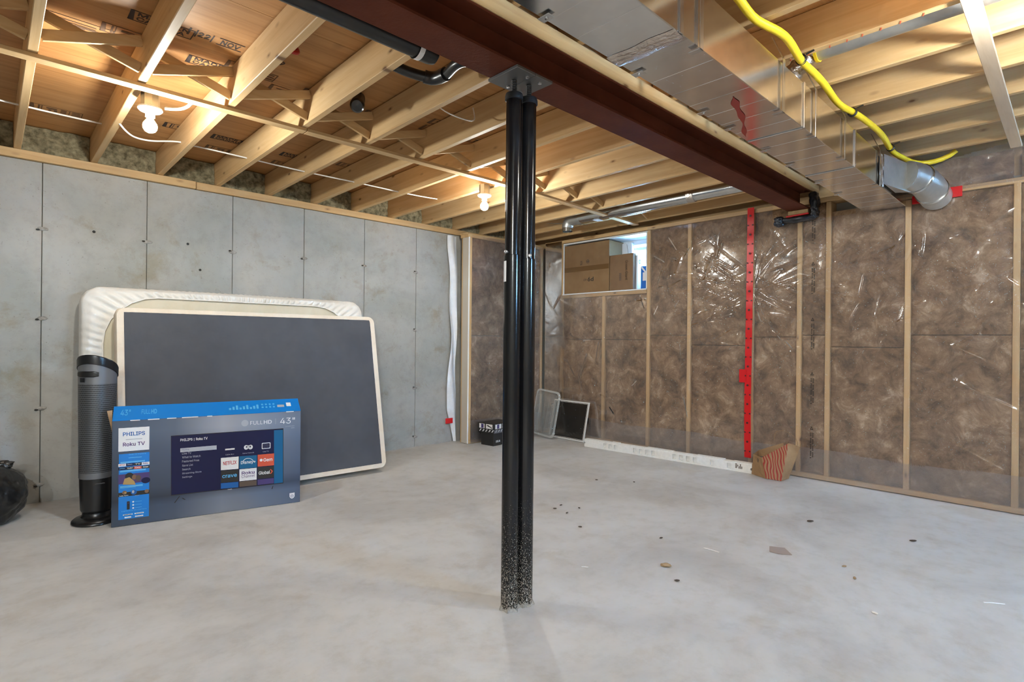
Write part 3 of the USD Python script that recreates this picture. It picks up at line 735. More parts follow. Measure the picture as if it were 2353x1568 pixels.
PC = ((1.630, 1.709), (1.706, 1.696))
for k, (px_, py_) in enumerate(PC):
    po = thing('steel_post', ('black steel jack post nearer the camera, with a white sticker', 'black steel jack post behind the one with the sticker')[k], 'post', (px_, py_, 0), group='jack posts under the beam')
    c = (px_, py_, 0)
    zc = (1.513, 1.503)[k]
    add(po, 'sleeve', lathe([(0, 0), (0.037, 0), (0.037, zc), (0.034, zc + 0.002), (0.033, zc)], c, 40), 'post_paint', 40)
    add(po, 'tube', lathe([(0.0335, zc - 0.01), (0.0335, 2.19)], c, 40), 'post_paint', 40)
    add(po, 'collar', lathe([(0.0335, 2.178), (0.039, 2.180), (0.039, 2.194), (0.036, 2.206), (0.016, 2.212), (0.0, 2.212)], c, 32), 'black_rubber', 40)
    rz = [2.21 + 0.0035 * i for i in range(17)]
    add(po, 'screw', lathe([(0.0125 if i % 2 else 0.0108, z) for i, z in enumerate(rz)] + [(0.0, rz[-1])], c, 20), 'steel_dark', 30)
    b = np.array([px_, py_, zc + 0.012]); dn = -FW * (1, 1, 0); dn = dn / np.linalg.norm(dn)
    sd = dn * 0.7 + RT * (-0.75, -0.75, 0)[0] * 0 + (np.array([-RT[0], -RT[1], 0]) * 0.6 if k == 0 else np.array([RT[0], RT[1], 0]) * 0.15); sd /= np.linalg.norm(sd)
    add(po, 'locking_pin', lathe([(0.004, 0.03), (0.004, 0.04), (0.0075, 0.041), (0.0075, 0.047), (0.005, 0.049), (0, 0.049)], b, 16, sd), 'bolt_zinc', 40)
    x0 = px_ - 0.10 if k == 0 else 1.664
    pl = add(po, 'bearing_plate', cb(1.560 if k == 0 else 1.669, 1.667 if k == 0 else 1.775, 1.618, 1.800, 2.268, 2.281, 0.002), 'steel_plate')
    for dy in (-0.06, 0.06):
        add(pl, 'bolt', lathe([(0.008, 0), (0.008, -0.006), (0.0, -0.007)], (px_ + 0.02, 1.709 + dy, 2.268), 12), 'bolt_zinc', 30)
    if k == 0:
        a0 = math.atan2(-RT[1] * 1.0 + dn[1] * 0.35, -RT[0] * 1.0 + dn[0] * 0.35)
        th = np.linspace(a0 - 0.55, a0 + 0.45, 12); zz = np.array([1.40, 1.488])
        P = np.array([[(px_ + 0.0374 * math.cos(t), py_ + 0.0374 * math.sin(t), z) for z in zz] for t in th])
        st = add(po, 'sticker', grid(P), 'print_white', True)
    # crust of cement at the foot
    n = 28; t = np.linspace(0, 2 * np.pi, n, endpoint=False)
    r_ = 0.038 + 0.016 * np.abs(np.sin(t * 3 + k * 2)) * (0.5 + 0.5 * np.sin(t * 7 + k))
    V = [(px_ + 0.036 * math.cos(a), py_ + 0.036 * math.sin(a), 0.018 + 0.008 * math.sin(5 * a)) for a in t] + [(px_ + r * math.cos(a), py_ + r * math.sin(a), 0.001) for a, r in zip(t, r_)]
    F = []
    for i in range(n):
        j = (i + 1) % n
        F += [(i, n + i, n + j), (i, n + j, j)]
    add(po, 'cement_crust', trimesh.Trimesh(V, F, process=False), 'tie_grout', label='grey cement crust at the foot')

# ------------------------------------------------------------------ ceiling lamps
def lamp(label, c, bulb='bulb_lit', group='bare bulb lamps', top=0.052):
    """octagon box, white lampholder and bare bulb; c = point where the holder meets the box"""
    t = thing('ceiling_lamp', label, 'lamp', c, group=group)
    x, y, z = c
    add(t, 'junction_box', lathe([(0, top), (0.044, top), (0.044, 0.004), (0, 0.004)], c, 8), 'brass_box')
    add(t, 'lampholder', lathe([(0, 0.004), (0.056, 0.004), (0.057, -0.004), (0.050, -0.012), (0.026, -0.016), (0.022, -0.030), (0.022, -0.044), (0.0, -0.044)], c, 40), 'porcelain', 40)
    add(t, 'bulb', lathe([(0.013, -0.044), (0.014, -0.052), (0.022, -0.064), (0.031, -0.078), (0.034, -0.091), (0.032, -0.105), (0.024, -0.118), (0.012, -0.125), (0.0, -0.127)], c, 24), bulb, True, label='lit bulb')
    return t


lamp('lit bare bulb near the concrete wall, the one nearest the trash bag', (0.616, 3.43, 2.355), top=0.085)
lamp('lit bare bulb in a white holder just left of the black posts', (2.963, 3.45, 2.348), top=0.085)
lamp('lit bare bulb out of the picture on the right, beyond the strapping', (2.785, 0.02, 2.463), 'bulb_lit_side')
lamp('added fill bulb out of the picture just behind the camera', (-0.924, -0.96, 2.463), 'bulb_fill')
lamp('added fill bulb out of the picture, farther behind the camera', (-2.161, -2.25, 2.463), 'bulb_fill')

# ------------------------------------------------------------------ cables
cb_ = thing('white_cable', 'white electrical cable running through the joists above the concrete wall', 'cable', (0.2, 4.2, 2.45))
pts = smooth_path([(-0.4, 4.10, 2.45), (0.14, 4.17, 2.452), (0.34, 4.33, 2.50), (0.55, 4.46, 2.542)], 24)
add(cb_, 'cable', tube(pts, 0.0055, 8), 'white_cable', True)
pts = smooth_path([(0.555, 3.98, 2.425), (0.60, 4.02, 2.392), (0.68, 4.12, 2.395), (0.78, 4.20, 2.425), (0.95, 4.27, 2.478), (1.02, 4.26, 2.472)], 30)
add(cb_, 'cable', tube(pts, 0.0055, 8), 'white_cable', True)
pts = smooth_path([(1.02, 4.26, 2.47), (1.38, 4.23, 2.458), (1.8, 4.20, 2.444), (2.2, 4.19, 2.446), (2.61, 4.18, 2.444), (3.03, 4.175, 2.457)], 40)
add(cb_, 'cable', tube(pts, 0.0055, 8), 'white_cable', True)
single('white_cable', tube(smooth_path([(0.68, 3.42, 2.375), (0.72, 3.40, 2.376), (0.76, 3.37, 2.385), (0.785, 3.345, 2.405), (0.80, 3.325, 2.43)], 20), 0.009, 8), 'white_cable',
       'short white cable curling from the junction box of the lamp nearest the trash bag', 'cable', True)
single('beige_wire', tube(smooth_path([(1.86, 2.58, 2.49), (1.90, 2.54, 2.45), (1.95, 2.50, 2.425), (2.02, 2.49, 2.425), (2.08, 2.52, 2.46), (2.11, 2.57, 2.55)], 24), 0.004, 8), 'white_cable',
       'thin beige wire hanging in a loop between two joists beside the posts', 'wire', True)

# ------------------------------------------------------------------ sheet metal duct
DY0, DY1, DZ0, DZ1 = 0.966, 1.237, 2.200, 2.420
du = thing('main_duct', 'long rectangular galvanised metal duct hung beside the rust-red beam', 'duct', (1.0, 1.1, DZ0))
secs = [-2.5, -0.4, 0.55, 1.70, 2.872, 3.716, 5.05]
for a, b in zip(secs[:-1], secs[1:]):
    m = trimesh.creation.box((1, 1, 1)).subdivide_to_size(0.09)
    v = np.asarray(m.vertices)
    P = np.stack([(a + b) / 2 + v[:, 0] * (b - a), (DY0 + DY1) / 2 + v[:, 1] * (DY1 - DY0), (DZ0 + DZ1) / 2 + v[:, 2] * (DZ1 - DZ0)], -1)
    add(du, 'duct_section', cb(a + 0.001, b - 0.001, DY0, DY1, DZ0, DZ1, 0.003), 'galvanised')
for x in secs[1:-1]:
    add(du, 'joint_cleat', [cb(x - 0.011, x + 0.011, DY0 + 0.002, DY1 - 0.002, DZ0 - 0.005, DZ0 + 0.001, 0.002), cb(x - 0.011, x + 0.011, DY0 - 0.007, DY0 + 0.001, DZ0 - 0.004, DZ1, 0.002)], 'galvanised_bright')
for x in (0.30, 0.82, 1.0, 1.16, 1.327, 1.474, 1.945, 2.105, 2.26, 2.42, 2.56, 2.72, 3.03, 3.2, 3.36, 3.52, 3.88, 4.04, 4.2, 4.37, 4.53, 4.7, 4.86):
    add(du, 'stiffening_bead', cb(x - 0.0025, x + 0.0025, DY0 + 0.003, DY1 - 0.003, DZ0 - 0.0011, DZ0 + 0.001, 0.0009), 'galvanised')
P = np.zeros((14, 10, 3))
for i, x in enumerate(np.linspace(1.655, 1.745, 14)):
    for j, y in enumerate(np.linspace(DY0 - 0.003, DY1 + 0.002, 10)):
        P[i, j] = (x + 0.004 * math.sin(y * 40), y, DZ0 - 0.001 - 0.0065 * max(0.0, math.sin(math.pi * i / 13)) ** 0.5 - 0.001 * math.sin(x * 300 + y * 30) * math.sin(math.pi * i / 13))
add(du, 'foil_tape', grid(P[::-1]), 'foil_tape', True, label='wrinkled foil tape over a joint')
for x in (1.728 + 0.1, 2.59, 3.018, 3.50, 4.25):
    add(du, 'hanger_strap', [cb(x - 0.013, x + 0.013, DY0 - 0.012, DY0 - 0.009, DZ0 - 0.012, 2.43, 0.001), board((x, DY0 - 0.0105, 2.428), (x, DY0 + 0.04, ZR + 0.03), 0.026, 0.003, (0, 1, 0), 0.0005), cb(x - 0.013, x + 0.013, DY0 - 0.012, DY0 + 0.035, DZ0 - 0.012, DZ0 - 0.009, 0.001)], 'galvanised_bright')
for x in (1.30, 1.83, 2.35, 2.62, 3.05, 3.4, 3.9, 4.3):
    add(du, 'strap_foot', [cb(x - 0.016, x + 0.016, DY1 - 0.045, DY1 + 0.004, DZ0 - 0.009, DZ0 - 0.006, 0.001), lathe([(0.006, 0), (0.006, -0.004), (0, -0.005)], (x, DY1 - 0.022, DZ0 - 0.008), 10)], 'galvanised_bright')
sp = np.stack([np.linspace(2.30, 2.79, 40), 1.055 + 0.155 * np.linspace(0, 1, 40) ** 1.1 + 0.004 * np.sin(np.linspace(0, 9, 40))], 1)
wd = (0.011 + 0.0045 * np.sin(np.linspace(0, 17, 40)) + 0.004 * np.sin(np.linspace(1, 6, 40))) * np.clip(np.minimum(np.linspace(0, 8, 40), np.linspace(8, 0, 40)), 0.15, 1)
nn = np.stack([-np.gradient(sp[:, 1]), np.gradient(sp[:, 0])], -1); nn /= np.linalg.norm(nn, axis=1, keepdims=True)
P = np.stack([np.c_[sp + nn * wd[:, None], np.full(40, DZ0 - 0.0022)], np.c_[sp - nn * wd[:, None], np.full(40, DZ0 - 0.0022)]], 1)
plain('red_spray', (0.36, 0.045, 0.04), 0.3, 0.4)
add(du, 'paint_mark', grid(P), 'red_spray', label='red spray paint mark on the underside')

bd = thing('branch_duct', 'grey round branch pipe between joists right of the main duct, with taped white end', 'duct', (2.95, 0.5, 2.6))
add(bd, 'pipe', tube([(2.95, -0.6, 2.60), (2.95, 0.30, 2.60), (2.95, 0.93, 2.60)], 0.056, 24), 'galvanised_dull', 40)
add(bd, 'end_ring', tube([(2.95, 0.925, 2.60), (2.95, 0.938, 2.60)], 0.062, 24), 'yellow_jacket', 40, label='yellow ring at the pipe end')
tp = [(2.95, 0.935, 2.60), (2.95, 0.97, 2.585), (2.94, 1.00, 2.55), (2.93, 1.035, 2.51), (2.93, 1.06, 2.462)]
add(bd, 'taped_elbow', tube(smooth_path(tp, 14), [0.046 + 0.004 * math.sin(k * 2.2) for k in range(14)], 18), 'foil_tape', True)
rd = thing('round_duct', 'round galvanised duct between the last joists, ending in a collar near the window', 'duct', (4.5, 2.6, 2.42))
add(rd, 'pipe', tube([(4.50, 1.83, 2.452), (4.50, 2.5, 2.452)], 0.056, 24), 'galvanised_bright', 40)
add(rd, 'pipe', tube([(4.50, 2.46, 2.447), (4.50, 3.25, 2.447), (4.50, 3.70, 2.447)], 0.059, 24), 'galvanised_bright', 40)
add(rd, 'collar_ring', tube([(4.50, 2.40, 2.45), (4.50, 2.46, 2.45)], 0.063, 24), 'foil_tape', 40)
add(rd, 'elbow', tube(smooth_path([(4.50, 3.69, 2.447), (4.50, 3.78, 2.444), (4.50, 3.845, 2.425), (4.50, 3.865, 2.39), (4.50, 3.868, 2.365)], 14), 0.060, 24), 'galvanised_dull', 40)
add(rd, 'collar', lathe([(0.052, 0.0), (0.055, 0.0), (0.055, 0.075), (0.052, 0.075), (0.052, 0.0)], (4.50, 3.868, 2.325), 28), 'galvanised_bright', 40)
add(rd, 'mounting_strip', board((4.30, 3.99, 2.404), (4.66, 3.72, 2.404), 0.02, 0.002), 'galvanised_bright')
add(rd, 'label', cb(4.46, 4.54, 3.43, 3.50, 2.386, 2.389, 0.0005), 'print_white', label='white paper label')

el = thing('duct_elbow', 'galvanised duct boot turning down at the end of the main duct, above red tape', 'duct', (4.6, 0.8, 2.3))
add(el, 'takeoff', hull([(x, DY0 - 0.012, z) for x in (4.34, 4.66) for z in (2.225, 2.425)] + [(4.66 + 0.09 * math.cos(t), 0.875 - 0.03 * math.cos(t), 2.315 + 0.10 * math.sin(t)) for t in np.linspace(0, 2 * np.pi, 24)]), 'galvanised_dull', 30)
add(el, 'elbow', tube(smooth_path([(4.62, 0.885, 2.325), (4.70, 0.835, 2.312), (4.80, 0.80, 2.285), (4.92, 0.785, 2.255), (5.035, 0.78, 2.235)], 16), 0.098, 36), 'galvanised_dull', 40)
add(el, 'rim', tube([(4.70, 0.835, 2.312), (4.716, 0.829, 2.308)], 0.104, 36), 'galvanised_bright', 40)
add(el, 'rim', tube([(4.90, 0.787, 2.26), (4.915, 0.786, 2.256)], 0.104, 36), 'galvanised_bright', 40)
P = np.array([[(4.20 + 0.13 * t + 0.01 * math.sin(9 * t), DY0 - 0.009 - 0.004 * math.sin(t * 11 + z * 60), z) for z in np.linspace(DZ0 + 0.005, DZ1 - 0.01, 10)] for t in np.linspace(0.6, 1.2, 12)])
add(el, 'foil_tape', grid(P), 'foil_tape', True)
single('red_tape', cb(5.036, 5.046, 0.63, 0.735, 2.215, 2.29, 0.002), 'red_tape', 'red tape right of the duct boot, top of the insulated wall', 'tape')
single('red_tape', cb(5.036, 5.046, 0.865, 0.925, 2.205, 2.265, 0.002), 'red_tape', 'red tape left of the duct boot, beside the end of the main duct', 'tape')

yp = thing('yellow_pipe', 'yellow flexible gas pipe clipped along the joists beside the metal duct', 'pipe', (3.0, 0.89, 2.41))
pl = [(-2.0, 0.95, 2.492), (0.9, 0.96, 2.492), (1.81, 0.955, 2.492), (2.12, 0.952, 2.492), (2.28, 0.958, 2.485), (2.40, 0.941, 2.490), (2.54, 0.928, 2.495), (2.74, 0.941, 2.48), (2.92, 0.953, 2.496), (3.10, 0.951, 2.490), (3.45, 0.966, 2.484), (3.65, 0.948, 2.492), (3.88, 0.925, 2.487),
      (4.24, 0.928, 2.49), (4.56, 0.945, 2.484), (4.78, 0.915, 2.482), (4.95, 0.845, 2.478), (5.0, 0.76, 2.492), (5.0, 0.66, 2.54)]
add(yp, 'pipe', tube(smooth_path(pl, 160), 0.0172, 14), 'yellow_jacket', True)
for x, y in ((1.13, 0.959), (1.96, 0.954), (2.77, 0.944), (3.61, 0.951), (4.44, 0.940)):
    qq = [(x, y + 0.0212 * math.cos(t), 2.488 + 0.0212 * math.sin(t)) for t in np.linspace(0, 2 * np.pi, 19)]
    add(yp, 'pipe_clip', [tube(np.array(qq) + (d, 0, 0), 0.0035, 6, False) for d in (-0.006, 0.006)] + [board((x, y - 0.02, 2.505), (x + 0.004, y - 0.055, ZR), 0.018, 0.003)], 'black_plastic', True)

# ------------------------------------------------------------------ waste pipes left of the beam
ap = thing('black_pipe', 'thick black plastic drain pipe running beside the beam, ending in a taped cap', 'pipe', (1.0, 1.9, 2.4))
add(ap, 'pipe', tube([(-1.5, 1.93, 2.352), (0.6, 1.915, 2.352), (1.30, 1.912, 2.352)], 0.043, 24), 'black_plastic', 40)
add(ap, 'end_cap', lathe([(0.047, 0), (0.047, 0.05), (0.042, 0.075), (0.02, 0.09), (0, 0.092)], (1.28, 1.912, 2.352), 24, X), 'black_plastic', 40)
P = np.array([[(x, 1.912 + 0.0485 * math.cos(t), 2.352 + 0.0485 * math.sin(t)) for t in np.linspace(0, 2 * np.pi, 25)] for x in (1.262, 1.285)])
add(ap, 'printed_band', grid(P), 'print_white', True, label='pale printed band round the cap')
ap2 = thing('black_pipe', 'black plastic drain pipe with an elbow, just left of the bearing plate', 'pipe', (1.4, 2.0, 2.5))
add(ap2, 'pipe', tube(smooth_path([at(905, 150, 2, 2.48), at(935, 164, 2, 2.47), at(970, 175, 2, 2.46), at(1000, 180, 2, 2.45), at(1030, 167, 2, 2.44), at(1075, 140, 2, 2.43)], 30), 0.025, 18), 'black_plastic', True)
add(ap2, 'fitting', tube(smooth_path([at(975, 176, 2, 2.459), at(992, 180, 2, 2.453), at(1008, 178, 2, 2.447), at(1025, 170, 2, 2.441)], 12), 0.032, 18), 'black_plastic', 40)
ap3 = thing('pipe_stub', 'short black pipe cap poking down through the plywood beside a joist', 'pipe', (1.55, 2.95, 2.45))
add(ap3, 'pipe', tube([(1.60, 3.02, 2.59), (1.545, 2.93, 2.515), (1.51, 2.87, 2.475)], 0.036, 22), 'black_plastic', 40)
add(ap3, 'cap', lathe([(0.040, 0), (0.040, 0.03), (0.03, 0.042), (0, 0.046)], (1.52, 2.888, 2.487), 22, (-0.55, -0.9, -0.62)), 'black_plastic', 40)
single('red_pipe', tube(smooth_path([(1.085, 2.72, 2.60), (1.08, 2.67, 2.56), (1.075, 2.65, 2.53), (1.05, 2.645, 2.525), (0.99, 2.66, 2.53), (0.95, 2.67, 2.54)], 24), 0.010, 10), 'red_pipe',
       'thin red plastic water pipe bending down beside a joist', 'pipe', True)

# ------------------------------------------------------------------ loose white sheet and red tape at the end of the concrete wall
n, m = 16, 90
P = np.zeros((n, m, 3))
for j, z in enumerate(np.linspace(0.0, 2.325, m)):
    f = np.clip((z - 0.02) / 0.35, 0, 1)
    left = 3.955 - (0.03 + 0.075 * f) * (1 + 0.16 * math.sin(z * 3.1 + 0.6)) + 0.01 * math.sin(z * 7.5)
    for i, t in enumerate(np.linspace(0, 1, n)):
        P[i, j] = (left + (3.84 + 0.115 - left) * t - 0.10, 4.955 + 0.012 * math.sin(t * 5 + z * 4) + 0.008 * math.sin(z * 9), max(z, 0.003))
single('plastic_sheet', grid(P), 'white_sheet', 'narrow strip of white plastic sheeting hanging at the end of the concrete wall', 'plastic sheet', True)
single('red_tape', cb(3.70, 3.80, 4.935, 4.938, 0.215, 0.275, 0.001), 'red_tape', 'small piece of red tape low on the white plastic strip', 'tape')

# ------------------------------------------------------------------ red tape over the joint of the clear sheets
rt = thing('red_tape', 'long vertical strip of red sheathing tape with black dots on the insulated wall', 'tape', (XR - 0.02, 2.14, 0.1))
zz = np.linspace(0.10, 2.385, 60)
P = np.array([[(XR - 0.026 - 0.003 * math.sin(z * 4) - 0.0015 * math.sin(z * 31), 2.1435 + s * 0.030 + 0.006 * math.sin(z * 2.1), z) for z in zz] for s in (-1, -0.33, 0.33, 1)])
add(rt, 'tape', grid(P[::-1]), 'red_tape', True)
add(rt, 'tape_tab', cb(XR - 0.032, XR - 0.029, 2.165, 2.228, 0.785, 0.905, 0.0005), 'red_tape')
for k in range(26):
    z = 0.16 + 0.086 * k
    for s in ((0,) if k % 2 else (-0.022, 0.020)):
        o = frame_mesh(extrude(Point(0, 0).buffer(0.0095 if k % 2 else 0.007, quad_segs=5), 0.0008), (XR - 0.0335 - 0.003 * math.sin(z * 4), 2.1435 + s + 0.006 * math.sin(z * 2.1), z), Y, Z, X)
        add(rt, 'printed_dot', o, 'tape_print')

# ------------------------------------------------------------------ things in the window recess
sz = WZ0 + 0.009
c1 = thing('cardboard_box', 'big brown cardboard box taped across the middle, filling the left of the window', 'box', (5.2, 4.08, sz))
BX0, BY0_, BY1_, BZT = 5.075, 3.742, 4.404, 2.300
add(c1, 'box', cb(BX0, 5.355, BY0_, BY1_, sz, BZT, 0.003), 'cardboard')
zt = sz + 0.285
add(c1, 'packing_tape', cb(BX0 - 0.0012, BX0 - 0.0002, BY0_ + 0.002, BY1_ - 0.003, zt - 0.028, zt + 0.028, 0.0003), 'packing_tape')
o = np.array([BX0 - 0.0015, 0, 0])
# upside-down printing: reads along +y when seen from the room, turned half round
add(c1, 'lettering', [text('P9', 0.085, 0.048, o + (0, 4.045 - 0.085, 1.875 + 0.024), Y, -Z, -X, True), text('KIT', 0.045, 0.022, o + (0, 4.065, 1.86 + 0.024), Y, -Z, -X)], 'print_black')
add(c1, 'printed_mark', [text('KIT', 0.03, 0.05, o + (0, 4.13, 2.10), Y, -Z, -X, True), frame_mesh(extrude(Point(0, 0).buffer(0.022).difference(Point(0, 0).buffer(0.015)), 0.0006), o + (0, 4.045, 2.085), Y, Z, -X), frame_mesh(extrude(sbox(-0.014, -0.006, 0.014, 0.006), 0.0006), o + (0, 4.045, 2.085), Y, Z, -X)], 'print_grey')
c2 = thing('cardboard_box', 'smaller brown cardboard box with dark lettering beside the big one in the window', 'box', (5.2, 3.58, sz))
add(c2, 'box', cb(5.078, 5.135, 3.425, 3.735, sz, 2.118, 0.003), 'cardboard_dark')
o = np.array([5.0765, 0, 0])
tx = text('Green Giant', 0.215, 0.034, (0, 0, 0), X, Y, Z)      # runs downwards
v = np.asarray(tx.vertices); tx.vertices = np.c_[np.full(len(v), 5.0768), 3.505 + v[:, 1] * -1 + 0.02, 2.045 - v[:, 0]]
add(c2, 'lettering', tx, 'print_black')
add(c2, 'printed_mark', [cb(5.0766, 5.0774, 3.575, 3.605, 1.83 + 0.012 * k, 1.838 + 0.012 * k, 0.0002) for k in range(7)], 'print_grey')
c3 = thing('white_carton', 'white carton standing behind the lettered brown box in the window', 'box', (5.33, 3.45, sz))
add(c3, 'box', cb(5.14, 5.27, 3.412, 3.66, sz, 2.10, 0.004), 'carton_white')
add(c3, 'printed_mark', frame_mesh(extrude(Point(0, 0).buffer(0.022).difference(Point(0, 0).buffer(0.017)).union(sbox(-0.003, -0.02, 0.003, 0.02)), 0.0006), (5.185, 3.4115, 2.03), X, Z, -Y), 'print_black')
c4 = thing('white_flap_box', 'open white box top showing above the lettered brown box in the window', 'box', (5.33, 3.72, 2.12))
add(c4, 'box', cb(5.31, 5.36, 3.60, 3.735, sz, 2.285, 0.004), 'carton_white')
add(c4, 'flap', board((5.307, 3.64, 2.12), (5.307, 3.665, 2.27), 0.003, 0.004, (1, 0, 0)), 'print_grey')
c5 = thing('blue_package', 'small blue and white plastic package in the right corner of the window sill', 'package', (5.16, 3.31, sz))
add(c5, 'package', rbox((5.13, 3.262, sz), (5.20, 3.365, sz + 0.25), 0.012), 'blue_pack', 30)
add(c5, 'label', cb(5.1285, 5.13, 3.285, 3.335, sz + 0.09, sz + 0.18, 0.0003), 'print_white')
add(c5, 'label', board((5.129, 3.35, sz + 0.24), (5.129, 3.29, sz + 0.17), 0.0015, 0.018, (0, 0, 1)), 'print_white')

# ------------------------------------------------------------------ mattress against the concrete wall
def lean_frame(p, u, ang):
    """local frame of a slab leaning back: u along its foot, v up its face, w out of its face"""
    u = np.asarray(u, float) / np.linalg.norm(u); nb = np.array([-u[1], u[0], 0.0])      # towards the wall
    v = math.cos(ang) * Z + math.sin(ang) * nb
    return np.asarray(p, float), u, v, np.cross(u, v)


def rounded_loop(w, h, r, n, inset=(0, 0, 0, 0)):
    """n points round a rounded rectangle (0..w, 0..h) with insets left, bottom, right, top"""
    p = rrect(inset[0], inset[1], w - inset[2], h - inset[3], r).exterior
    return np.array([p.interpolate(t, normalized=True).coords[0] for t in np.linspace(0, 1, n, endpoint=False)])


MW, MH, MT = 2.11, 1.50, 0.215
mo, mu, mv, mw = lean_frame((0.478, 4.632, 0.008), X, math.radians(5.3))
mt = thing('mattress', 'large white mattress leaning on the concrete wall behind the box spring', 'mattress', (1.5, 4.7, 0))
body = rbox((0.012, 0.012, -MT + 0.005), (MW - 0.012, MH - 0.012, -0.012), 0.07, 2)
add(mt, 'mattress_body', frame_mesh(body, mo, mu, mv, mw), 'mattress_beige', 40)
N = 900
inner = rounded_loop(MW, MH, 0.34, N, (0.105, 0.02, 0.13, 0.062)); outer = rounded_loop(MW, MH, 0.12, N)
ci = np.array([MW / 2, MH / 2])
def by_angle(L):
    a = np.arctan2(L[:, 1] - ci[1], L[:, 0] - ci[0]); i = np.argsort(a); L = L[i]; a = a[i]
    g = np.linspace(-np.pi, np.pi, N, endpoint=False)
    return np.stack([np.interp(g, a, L[:, k], period=2 * np.pi) for k in (0, 1)], -1)
inner, outer = by_angle(inner), by_angle(outer)
th = np.linspace(-np.pi, np.pi, N, endpoint=False)
wr_ = np.sin(th * 130 + 1.3 * np.sin(th * 9)) * (0.5 + 0.5 * np.sin(th * 13) ** 2)
loops = []
for t in np.linspace(0, 1, 10):
    p = inner * (1 - t) + outer * t
    z = -0.006 + 0.010 * np.sin(np.pi * min(1, t * 1.1)) + 0.013 * wr_ * (1 - t) ** 0.8 * min(1, t * 5) - 0.028 * max(0, t - 0.72) / 0.28
    loops.append(np.c_[p, np.broadcast_to(z, N)])
cen = outer - ci; cen /= np.linalg.norm(cen, axis=1, keepdims=True)
for dz, g in ((-0.055, 0.012), (-0.12, 0.016), (-MT + 0.05, 0.012), (-MT + 0.01, -0.005), (-MT, -0.06)):
    loops.append(np.c_[outer + cen * (g + 0.002 * wr_[:, None] * (dz > -0.1)), np.full(N, dz)])
L = np.array(loops); L = np.concatenate([L, L[:, :1]], 1)
g = grid(L); g = frame_mesh(g, mo, mu, mv, mw)
g.vertices[:, 2] = np.maximum(g.vertices[:, 2], 0.004); g.vertices[:, 1] = np.minimum(g.vertices[:, 1], YL - 0.002)
add(mt, 'cover', g, 'mattress_white', True)
pc = np.c_[inner, np.full(N, 0.0)]; pc = np.vstack([pc, pc[:1]])
add(mt, 'elastic_piping', tube(mo + pc[:, :1] * mu + pc[:, 1:2] * mv + pc[:, 2:] * mw, 0.0045, 6, False), 'piping_white', True)

# ------------------------------------------------------------------ box spring leaning on the mattress
SW, SH, ST = 1.905, 1.375, 0.155
so, su, sv, sw = lean_frame((0.618, 4.285, 0.005), (1.0, -0.045, 0.0), math.radians(11.6))
bs = thing('box_spring', 'dark grey box spring with a cream border leaning against the white mattress', 'box spring', (1.55, 4.3, 0))
add(bs, 'frame', frame_mesh(rbox((0, 0.035, -ST), (SW, SH, 0.0), 0.033, 3), so, su, sv, sw), 'spring_border', 40)
pw, ph = SW - 0.09, SH - 0.11
nx, nz = 120, 90
u, w = np.meshgrid(np.linspace(0, 1, nx), np.linspace(0, 1, nz), indexing='ij')
fold = 0.004 * np.exp(-((1 - w) / 0.22) ** 2) * np.sin(u * 60 - (1 - w) * 16) * np.clip((u - 0.45) * 3, 0, 1)
fold += 0.006 * (meshkit.fbm(np.stack([u * 4, w * 3, u * 0], -1), 3, 2) - 0.5) * np.minimum(1, np.minimum(np.minimum(u, 1 - u), np.minimum(w, 1 - w)) * 12)
P = so + (0.045 + u[..., None] * pw) * su + (0.075 + w[..., None] * ph) * sv + (0.0085 + fold[..., None]) * sw
add(bs, 'dust_cover', grid(P), 'spring_fabric', True, label='charcoal fabric panel')
ring = rrect(0.0, 0.035, SW, SH, 0.06).difference(rrect(0.048, 0.078, SW - 0.048, SH - 0.038, 0.03))
add(bs, 'border', frame_mesh(extrude(ring.buffer(-0.004), 0.010), so - sw * 0.002, su, sv, sw), 'spring_border', 25)

# ------------------------------------------------------------------ television carton
TO = np.array([0.547, 4.046, 0.0]); TE = np.array([1.600, 3.821, 0.0])
tu = (TE - TO) / np.linalg.norm(TE - TO); tn = np.array([-tu[1], tu[0], 0.0])          # tn: towards the wall
TW, TH, TD = 1.077, 0.643, 0.115
tv = thing('tv_carton', 'flat blue-grey television carton standing in front of the box spring', 'box', TO)
mat('carton_print', {'g': ('geometry', {}), 'd': ('vector_math', {'math_type': 'dot_product', 'vector2': tuple(tu)}),
                     'h': ('map_range', {'from_min': float(TO @ tu), 'from_max': float(TO @ tu) + TW, 'to_min': 0.0, 'to_max': 1.0}),
                     'r': ('rgb_ramp', {'ramp': [(0, (0.050, 0.072, 0.11)), (0.3, (0.10, 0.13, 0.19)), (0.55, (0.34, 0.36, 0.42)), (0.75, (0.24, 0.28, 0.36)), (1, (0.15, 0.19, 0.27))]}),
                     's': ('separate_xyz', {}), 'v': ('map_range', {'from_min': 0.0, 'from_max': TH, 'to_min': 0.0, 'to_max': 1.0}),
                     'r2': ('rgb_ramp', {'ramp': [(0, (0.62, 0.64, 0.66)), (0.16, (0.5, 0.55, 0.62)), (0.24, (0.22, 0.25, 0.3)), (0.34, (0.45, 0.48, 0.53)), (0.7, (0.72, 0.74, 0.78)), (0.88, (1, 1, 1)), (1, (0.95, 0.95, 0.95))]}),
                     'x': ('mix', {'mix_type': 'multiply', 'fac': 1.0}), 'p': ('principled_bsdf', {'roughness': 0.35})},
    [('g.position', 'd.vector1'), ('d.value', 'h.value'), ('h.result', 'r.fac'), ('g.position', 's.vector'), ('s.z', 'v.value'), ('v.result', 'r2.fac'), ('r.color', 'x.color1'), ('r2.color', 'x.color2'), ('x.color', 'p.base_color')])
plain('blue_print', (0.0, 0.19, 0.60), 0.35)
plain('blue_light', (0.10, 0.42, 0.75), 0.4)
plain('navy_print', (0.012, 0.012, 0.05), 0.5, specular_ior_level=0.2)
